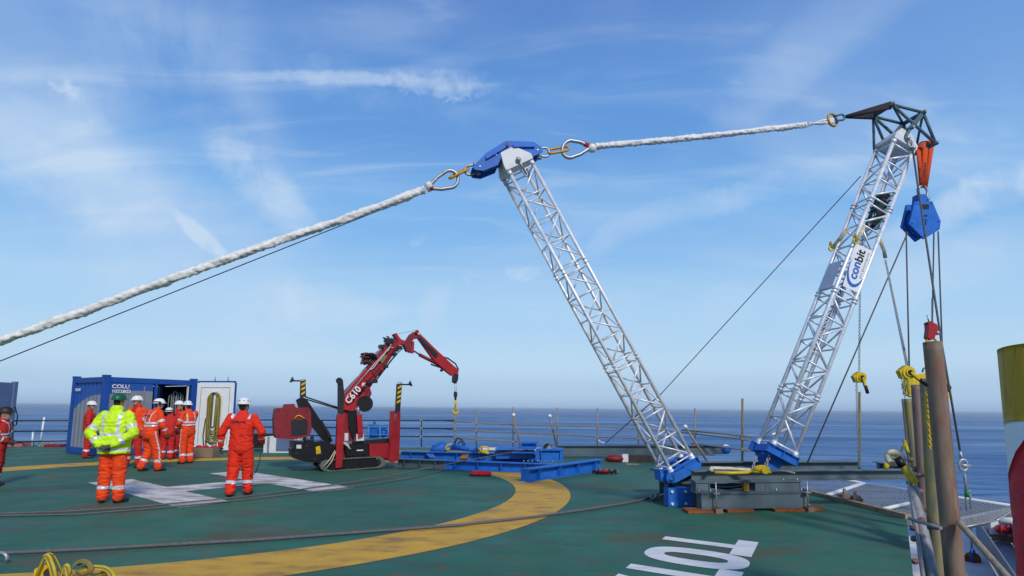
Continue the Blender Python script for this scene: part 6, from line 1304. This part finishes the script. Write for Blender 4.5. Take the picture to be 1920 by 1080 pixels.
def person(loc, rz, label, suit='orange', trousers=None, hat='hatwhite', pose=None, glove='glove', jacket=None, stripes='full', gh=1.0, voxel=0.0105, hatkind=0, face_turn=0.0, stocky=1.0, back_text=False, group='offshore workers on the deck', hands=True, open_jacket=False, back_cross=False):
    th = thing('person', loc, label, 'person', group, rz)
    J = dict(pelvis=(0, 0, .93), waist=(0, 0, 1.08), chest=(0, 0.0, 1.28), neck=(0, -0.005, 1.49), head=(0, 0.025, 1.635),
             hipL=(-.095, 0, .90), hipR=(.095, 0, .90), kneeL=(-.105, .02, .50), kneeR=(.105, .02, .50), ankL=(-.115, -.02, .10), ankR=(.115, -.02, .10), toeL=(-.135, .15, .035), toeR=(.135, .15, .035),
             shL=(-.185, -.01, 1.41), shR=(.185, -.01, 1.41), elL=(-.255, -.03, 1.13), elR=(.255, -.03, 1.13), wrL=(-.25, .06, .89), wrR=(.25, .06, .89))
    J.update(pose or {}); J = {k: Vector(v)*gh if k not in ('hdL', 'hdR', 'pmL', 'pmR') else Vector(v) for k, v in J.items()}
    shd = (J['shR'] - J['shL']); fx = Vector((shd.x, shd.y, 0)).normalized(); fy = Vector((-fx.y, fx.x, 0))
    k = stocky; mb = MB(); pr = []
    tor = [(J['pelvis'] - Z*0.17, .100*k, .085*k), (J['pelvis'] - Z*0.09, .172*k, .122*k), (J['pelvis'], .178*k, .128*k), (J['waist'], .168*k, .122*k), (lerp(J['waist'], J['chest'], .6), .182*k, .128*k), (J['chest'] + Z*0.02, .198*k, .132*k),
           (lerp(J['chest'], J['neck'], .62), .182*k, .108*k), (lerp(J['chest'], J['neck'], .88), .110, .080), (J['neck'] + Z*0.015, .068, .066)]
    loft(mb, tor, fx, fy); torc = tor
    def cap(a, b, ra, rb, tg, sg): capsule(mb, a, b, ra, rb); pr.append((Vector(a), Vector(b), ra, rb, tg, sg))
    suit2 = trousers or suit
    for s in 'LR':
        hp, kn, an, to = J['hip'+s], J['knee'+s], J['ank'+s], J['toe'+s]
        cap(hp, kn, .108*k, .088*k, 'leg', 'thigh'); cap(kn, an + Z*0.0, .088*k, .080, 'leg', 'shin')
        fd = (to - an); fd.z = 0; fd.normalize(); hl = an - fd*0.045; hl.z = max(an.z - 0.06, 0.035)
        capsule(mb, an, Vector((hl.x, hl.y, hl.z)), .050, .040); pr.append((an, hl, .05, .04, 'boot', 'boot'))
        cap(hl, to, .042, .036, 'boot', 'boot')
        # trouser hem over the boot
        cap(lerp(kn, an, .75), lerp(kn, an, 1.02), .080, .084, 'leg', 'cuff')
        sh, el, wr = J['sh'+s], J['el'+s], J['wr'+s]
        ja = 0.80 if jacket else 1.0; cap(sh, el, .074*k*ja, .060*k*ja, 'arm', 'uarm'); cap(el, lerp(el, wr, .93), .061*k*ja, .048*ja, 'arm', 'farm')
        hd_ = J.get('hd'+s, None); d = hd_ if hd_ is not None else (wr - el).normalized(); pm = J.get('pm'+s, None); pm = pm if pm is not None else fx*(1 if s == 'L' else -1)
        if hands: hand(mb, pr, wr, d, pm, fy, 'glove', 0.55)
    # neck and head
    hc_ = J['head']; cap(J['neck'] - Z*0.03, hc_ - Z*0.06, .056, .054, 'skin', 'neck')
    fh = Vector((fy.x*math.cos(face_turn) + fx.x*math.sin(face_turn), fy.y*math.cos(face_turn) + fx.y*math.sin(face_turn), 0)).normalized(); rh = Vector((fh.y, -fh.x, 0))
    def ell(c, rx, ry, rz_): 
        q = MB(); q.ball((0, 0, 0), 1.0, 16); mb.add([c + rh*v_[0]*rx + fh*v_[1]*ry + Z*v_[2]*rz_ for v_ in q.v], q.f)
    ell(hc_ + Z*0.01, .076, .095, .105); ell(hc_ + fh*.02 - Z*.055, .056, .066, .058); pr += [(hc_ + Z*0.02, hc_ - Z*0.03, .088, .078, 'skin', 'head'), (hc_ + fh*.03 - Z*.06, hc_ + fh*.035 - Z*.065, .062, .06, 'skin', 'head')]
    cap(hc_ + fh*.088 + Z*.012, hc_ + fh*.110 - Z*.022, .011, .015, 'skin', 'nose')
    for sx in (-1, 1):
        cap(hc_ + rh*.076*sx + Z*.02, hc_ + rh*.080*sx - Z*.02, .014, .012, 'skin', 'ear')
        pr.append((hc_ + rh*.033*sx + fh*.088 + Z*.012, hc_ + rh*.030*sx + fh*.09 + Z*.012, .016, .016, 'eye', 'eye'))
    pr.append((hc_ - rh*.02 + fh*.092 - Z*.055, hc_ + rh*.02 + fh*.092 - Z*.055, .013, .013, 'lip', 'lip'))
    pr.append((hc_ - fh*.055 + Z*0.0, hc_ - fh*.045 - Z*0.045, .062, .058, 'hair', 'hair'))
    # collar
    cap(J['neck'] - fx*.03 - Z*.0, J['neck'] + fx*.03, .068, .068, 'suit', 'collar')
    mats = [suit, suit2, 'skin', 'boot', glove, 'hair', 'reflect', 'eye', 'lip']
    me = remeshed(mb, 'body', mats, voxel)
    C, seg, tt = classify(me, pr, torc, None, fx, fy)
    def folds(me, amp, sd):
        n = len(me.vertices); co = np.empty(n*3); me.vertices.foreach_get('co', co); co = co.reshape(-1, 3); no = np.empty(n*3); me.vertex_normals.foreach_get('vector', no); no = no.reshape(-1, 3)
        for i in range(n):
            x, y, z = co[i]
            if z > hc_.z - 0.10 or z < 0.09: continue
            bend = 0.6 + 0.9*math.exp(-((z - J['kneeL'].z)/0.10)**2) + 1.0*math.exp(-((z - 0.17)/0.08)**2) + 0.8*math.exp(-((z - 1.08)/0.08)**2)
            q = noise.noise((x*7 + sd, y*7, z*17)); q2 = noise.noise((x*18, y*18 + sd, z*34))
            co[i] += no[i]*((1 - abs(q)*2.4)*amp*bend + q2*amp*0.5)
        me.vertices.foreach_set('co', co.ravel()); me.update()
    me.update(); folds(me, 0.0105, rz*3 + loc[0])
    idx = np.zeros(len(me.polygons), int)
    tagmap = dict(leg=1, arm=0, suit=0, skin=2, boot=3, glove=4, hair=5, eye=7, lip=8)
    P0_, Fx, Fy = np.array(J['pelvis']), np.array(fx), np.array(fy)
    lx = (C - np.array(J['chest'])) @ Fx
    zz = C[:, 2]/gh
    for i in range(len(pr)):
        m_ = seg == i; idx[m_] = tagmap[pr[i][4]]
        sg = pr[i][5]; t = tt
        if stripes and sg in ('shin', 'cuff'):
            lo, hi = (0.42, 0.56) if stripes == 'single' else (0.40, 0.52)
            a, b = pr[i][0], pr[i][1]
        if stripes:
            if sg == 'shin': idx[m_ & (t > .56) & (t < .70)] = 6
            if sg == 'cuff' and stripes == 'full': idx[m_ & (t > 0.05) & (t < 0.45)] = 6
            if sg == 'shin' and stripes == 'full': pass
            if sg == 'farm': idx[m_ & (t > .50) & (t < .66)] = 6
            if sg == 'uarm' and stripes == 'full': idx[m_ & (t > .62) & (t < .80)] = 6
    low = C[:, 2] < 0.0
    if stripes == 'full':
        m_ = (seg < 0) 
        idx[m_ & (zz > 1.075) & (zz < 1.115)] = 6; idx[m_ & (zz > 1.15) & (zz < 1.19)] = 6
        back = ((C - np.array(J['chest'])) @ Fy)
        idx[m_ & (zz > 1.19) & (np.abs(np.abs(lx) - 0.115 + (0.03 if not back_cross else 0)) < 0.019) & (np.abs(back) > 0.02)] = 6
        side_ = np.zeros(len(C), bool)
        for i in range(len(pr)):
            if pr[i][5] in ('thigh', 'shin'):
                a, b = np.array(pr[i][0]), np.array(pr[i][1]); c_ = a + np.clip(tt, 0, 1)[:, None]*(b - a); q_ = C - c_
                s_ = np.sign(pr[i][0].dot(fx)) ; ang = np.abs((q_ @ Fy)); out_ = (q_ @ Fx)*s_
                idx[(seg == i) & (out_ > 0) & (ang < 0.016) & (zz > 0.2)] = 6
    elif stripes == 'shoulder' or stripes == 'single':
        m_ = (zz > 1.40) & (np.abs(np.abs(lx) - 0.15) < 0.022) & ((seg < 0) | (zz > 1.42)) & (zz < 1.50); idx[m_] = 6
    # anything of the sole is boot
    me.polygons.foreach_set('material_index', idx.astype(np.int32)); me.polygons.foreach_set('use_smooth', [True]*len(me.polygons)); me.update()
    b = bpy.data.objects.new('body', me); col.objects.link(b); b.parent = th
    # jacket as clothing
    if jacket:
        jb = MB(); g_ = 0.022; jp = []
        low_z = 0.80*gh
        tj = [(Vector((J['pelvis'].x, J['pelvis'].y, low_z)), .215*k, .155*k), (J['pelvis'] + Z*0.02, .212*k, .155*k), (J['waist'], .200*k, .150*k), (J['chest'] + Z*0.02, .222*k, .152*k), (lerp(J['chest'], J['neck'], .62), .200*k, .125*k), (lerp(J['chest'], J['neck'], .92), .105, .092), (J['neck'] + Z*0.09, .080, .078)]
        loft(jb, tj, fx, fy, 24)
        for s in 'LR':
            sh, el, wr = J['sh'+s], J['el'+s], J['wr'+s]
            for (a, b_, ra, rb, sg) in ((sh, el, .084*k, .070*k, 'uarm'), (el, lerp(el, wr, .90), .070*k, .056, 'farm')): capsule(jb, a, b_, ra, rb); jp.append((a, b_, ra, rb, 'arm', sg))
        mj = remeshed(jb, 'jacket', [jacket, 'reflect'], voxel)
        C2, sg2, t2 = classify(mj, jp, tj, None, fx, fy); mj.update()
        sd = 5.3
        n = len(mj.vertices); co = np.empty(n*3); mj.vertices.foreach_get('co', co); co = co.reshape(-1, 3); no = np.empty(n*3); mj.vertex_normals.foreach_get('vector', no); no = no.reshape(-1, 3)
        for i in range(n):
            x, y, z = co[i]; q = noise.noise((x*8 + sd, y*8, z*14)); q2 = noise.noise((x*20, y*20 + sd, z*26)); co[i] += no[i]*((1 - abs(q)*2.6)*0.010 + q2*0.004)
        mj.vertices.foreach_set('co', co.ravel()); mj.update()
        ix = np.zeros(len(mj.polygons), int); lx2 = (C2 - np.array(J['chest'])) @ Fx; z2 = C2[:, 2]/gh
        for i in range(len(jp)):
            m_ = sg2 == i
            if jp[i][5] == 'uarm': ix[m_ & (t2 > .58) & (t2 < .78)] = 1
            if jp[i][5] == 'farm': ix[m_ & (t2 > .50) & (t2 < .70)] = 1
        m_ = sg2 < 0
        if not open_jacket:
            ix[m_ & (z2 > 1.085) & (z2 < 1.135)] = 1; ix[m_ & (z2 > .845) & (z2 < .885)] = 1; ix[m_ & (z2 > 1.135) & (np.abs(np.abs(lx2) - .125 - (z2 - 1.3)*0.06) < .024)] = 1
        else:
            by_ = ((C2 - np.array(J['chest'])) @ Fy); ix[m_ & (by_ > 0.03) & (np.abs(lx2) < 0.07)] = 2; mj.materials.append(M[suit])
        mj.polygons.foreach_set('material_index', ix.astype(np.int32)); mj.polygons.foreach_set('use_smooth', [True]*len(mj.polygons)); mj.update()
        jo = bpy.data.objects.new('jacket', mj); col.objects.link(jo); jo.parent = th
    # helmet
    q = MB(); c = hc_ + Z*0.045 - fh*0.005; vs = []; fs = []; n, mrows = 28, 9
    for i in range(mrows+1):
        ph = math.pi/2*i/mrows
        for j in range(n):
            a = 2*math.pi*j/n; rx, ry = .112, .138
            vs.append(c + (rh*math.cos(a)*rx + fh*math.sin(a)*ry)*math.cos(ph)**0.85 + Z*(.118*math.sin(ph)))
    fs = [(i*n+j, i*n+(j+1) % n, (i+1)*n+(j+1) % n, (i+1)*n+j) for i in range(mrows) for j in range(n)]
    q.add(vs, fs, True)
    # brim
    vs = []
    for (s1, s2, dz) in ((1.0, 1.0, 0.006), (1.10, 1.08, -0.004), (1.09, 1.07, -0.010), (0.98, 0.98, -0.002)):
        for j in range(n):
            a = 2*math.pi*j/n; pk = 0.035*max(0, math.sin(a))**3 if s1 > 1.05 else 0
            vs.append(c + rh*math.cos(a)*.112*s1 + fh*(math.sin(a)*.138*s2 + pk) + Z*dz)
    q.add(vs, [(i*n+j, i*n+(j+1) % n, ((i+1) % 4)*n+(j+1) % n, ((i+1) % 4)*n+j) for i in range(4) for j in range(n)], True)
    hm = MB(); hm.v = [tuple(v_) for v_ in q.v]; hm.f = q.f; hm.sm = q.sm
    def loc_build(m_, nm, mt, par):
        me_ = bpy.data.meshes.new(nm); me_.from_pydata(m_.v, [], m_.f); me_.polygons.foreach_set('use_smooth', m_.sm); me_.materials.append(M[mt]); me_.update(); o_2 = bpy.data.objects.new(nm, me_); col.objects.link(o_2); o_2.parent = par; return o_2
    ho = loc_build(hm, 'hard_hat', hat, th)
    if hatkind == 1:       # climbing style helmet: vents and a strap
        m_ = MB()
        for a in (-1.1, -0.35, 0.35, 1.1, 2.2, 4.1): 
            p = c + (rh*math.sin(a)*.108 - fh*math.cos(a)*.134)*0.9 + Z*.052; m_.ball(p, .016, 8, (1, 1, 0.8))
        loc_build(m_, 'helmet_vents', 'black', ho)
        m_ = MB()
        for sx in (-1, 1): m_.tube([c + rh*.10*sx - fh*.03, hc_ + rh*.078*sx - Z*.05 + fh*.01, hc_ + rh*.03*sx - Z*.11 + fh*.05], .006, 5)
        m_.tube([c - rh*.09 - fh*.06 - Z*.02, c - fh*.118 - Z*.03, c + rh*.09 - fh*.06 - Z*.02], .012, 6); loc_build(m_, 'helmet_strap', 'black', ho)
    if hatkind == 2:       # ear defenders on the helmet
        m_ = MB()
        for sx in (-1, 1): m_.ball(c + rh*.118*sx - Z*.01 - fh*0.01, .036, 10, (.7, 1, 1.2))
        loc_build(m_, 'ear_muffs', 'black', ho)
        m_ = MB(); m_.tube([c + rh*.12*math.cos(a) - fh*.142*math.sin(a) + Z*0.03 for a in [math.pi*i/14 for i in range(15)]], .012, 6); loc_build(m_, 'headband', 'black', ho)
    if back_text:
        t_ = MB(); 
        cb_ = (J['chest'] + Z*0.075 - fy*0.150*k)
        random.seed(int(back_text)); 
        for i in range(9):
            t_.box(cb_ + fx*(-.115 + .028*i) + Z*random.uniform(-.004, .004), fx*0.010, fy*0.003, Z*random.choice((.009, .012, .014)))
        loc_build(t_, 'back_print', 'navy_rope', th)
    return th
Rz = lambda deg: R(deg)
# a man faces +Y (away from the camera) when rz is 0
person(G(205, 943), R(3), 'person in lime yellow jacket, orange trousers and green hard hat, hands clasped behind back', suit='orange', trousers='orange', hat='hatgreen', jacket='hivis', glove='glove', stripes='single', stocky=1.14, gh=1.03,
       pose=dict(elL=(-.345, -.10, 1.13), wrL=(-.095, -.215, .915), elR=(.345, -.10, 1.13), wrR=(.085, -.225, .930), hdL=(.9, -.15, -.25), hdR=(-.9, -.15, -.3), pmL=(0.1, 0.5, -.5), pmR=(-0.1, 0.5, -.5), kneeL=(-.115, .02, .50), ankL=(-.125, -.0, .10), toeL=(-.19, .15, .035), ankR=(.125, -.0, .10), toeR=(.19, .15, .035)), voxel=0.009)
p7 = person(G(446, 930), R(4), 'person in plain orange-red coverall and white helmet walking away, holding a black cable', suit='orangered', hat='hatwhite', hatkind=1, stripes='single', stocky=1.16, back_text=5, voxel=0.009,
       pose=dict(shL=(-.20, -.01, 1.42), shR=(.20, -.01, 1.42), elL=(-.34, -.06, 1.15), wrL=(-.37, .02, .90), elR=(.37, -.04, 1.17), wrR=(.315, .13, .97), kneeL=(-.11, .0, .50), ankL=(-.12, -.08, .10), toeL=(-.14, .10, .035), kneeR=(.11, .10, .51), ankR=(.12, .12, .11), toeR=(.135, .29, .04)))
q = MB(); W7 = world_of(p7); b_ = [W7 @ Vector(v_) for v_ in ((.31, .19, .96), (.33, .12, .86), (.33, .06, .60), (.29, .0, .42), (.20, .02, .36), (.15, .10, .45))]; q.tube(b_, .009, 6)
tag(q.build('cable', 'black'), 'thin black cable dangling from the hand of the walking worker', 'cable')
q = MB(); q.box(W7 @ Vector((.30, .20, .97)), X*.04, Yv*.06, Z*.05); tag(q.build('remote_control', 'black'), 'black remote control held in right hand of the walking worker', 'remote')
person(G(276, 884), R(-28), 'person in bright orange striped coverall and white helmet with black ear muffs, walking right', suit='orange', hat='hatwhite', hatkind=2, stripes='full', stocky=1.22, back_text=8, face_turn=0.3, gh=1.03,
       pose=dict(pelvis=(0, -.02, .92), waist=(0, .02, 1.07), chest=(0, .07, 1.27), neck=(0, .11, 1.47), head=(.01, .16, 1.605), shL=(-.185, .09, 1.40), shR=(.185, .08, 1.40), elL=(-.30, .04, 1.15), wrL=(-.34, .05, .90), elR=(.28, .10, 1.13), wrR=(.30, .22, .90), kneeL=(-.10, .06, .50), ankL=(-.10, -.10, .12), toeL=(-.11, .06, .04), kneeR=(.12, .12, .51), ankR=(.15, .16, .10), toeR=(.17, .33, .035)))
person(G(348, 869), R(62), 'person in orange striped coverall and white helmet facing left, hand raised to face', suit='orange', hat='hatwhite', hatkind=1, stripes='full', back_cross=True, stocky=1.1,
       pose=dict(chest=(0, .02, 1.28), neck=(0, .05, 1.48), head=(0, .10, 1.62), elR=(.24, .14, 1.18), wrR=(.08, .30, 1.33), hdR=(-.4, .2, .6), elL=(-.27, .02, 1.15), wrL=(-.22, .20, .95)))
person(G(248, 876), R(172), 'person facing camera in open orange jacket over red coverall with white hard hat', suit='redwear', trousers='redwear', hat='hatwhite', jacket='orange', open_jacket=True, stripes='single', gh=1.06, face_turn=0.5,
       pose=dict(kneeL=(-.13, .03, .5), ankL=(-.17, 0, .1), toeL=(-.20, .16, .035), kneeR=(.13, .03, .5), ankR=(.19, 0, .1), toeR=(.22, .16, .035)))
person(G(161, 859), R(-55), 'person in dark red coverall and white helmet half hidden at blue container wall', suit='redwear', hat='hatwhite', hatkind=1, stripes='single', gh=0.98, stocky=1.15, face_turn=0.5,
       pose=dict(elL=(-.26, -.02, 1.13), wrL=(-.24, .08, .90)))
person(G(311, 862), R(20), 'person in dark red coverall bending low between the orange workers', suit='redwear', hat='hatwhite', hatkind=2, stripes='single', gh=0.96,
       pose=dict(pelvis=(0, -.05, .88), waist=(0, .02, 1.02), chest=(0, .12, 1.20), neck=(0, .20, 1.36), head=(-.06, .27, 1.475), shL=(-.18, .16, 1.31), shR=(.18, .16, 1.31), elL=(-.24, .2, 1.04), elR=(.24, .2, 1.04), wrL=(-.2, .36, .86), wrR=(.2, .36, .86)))
person(G(327, 859), R(-70), 'person in dark red coverall hidden behind the worker with raised hand', suit='redwear', hat='hatwhite', stripes='single', gh=1.0,
       pose=dict(elR=(.25, .10, 1.16), wrR=(.1, .33, 1.22), elL=(-.25, .1, 1.16), wrL=(-.1, .33, 1.25)))
person(G(-14, 911), R(-62), 'person in dark orange-red coverall cut by the left picture edge', suit='redwear', trousers='redwear', hat='boot', stripes='full', gh=0.885, stocky=1.25,
       pose=dict(waist=(0, .02, 1.08), chest=(0, .03, 1.27), neck=(0, .05, 1.47), head=(0, .09, 1.61), elL=(-.28, .0, 1.12), wrL=(-.16, .20, 1.00), elR=(.28, 0, 1.12), wrR=(.16, .20, 1.00)))
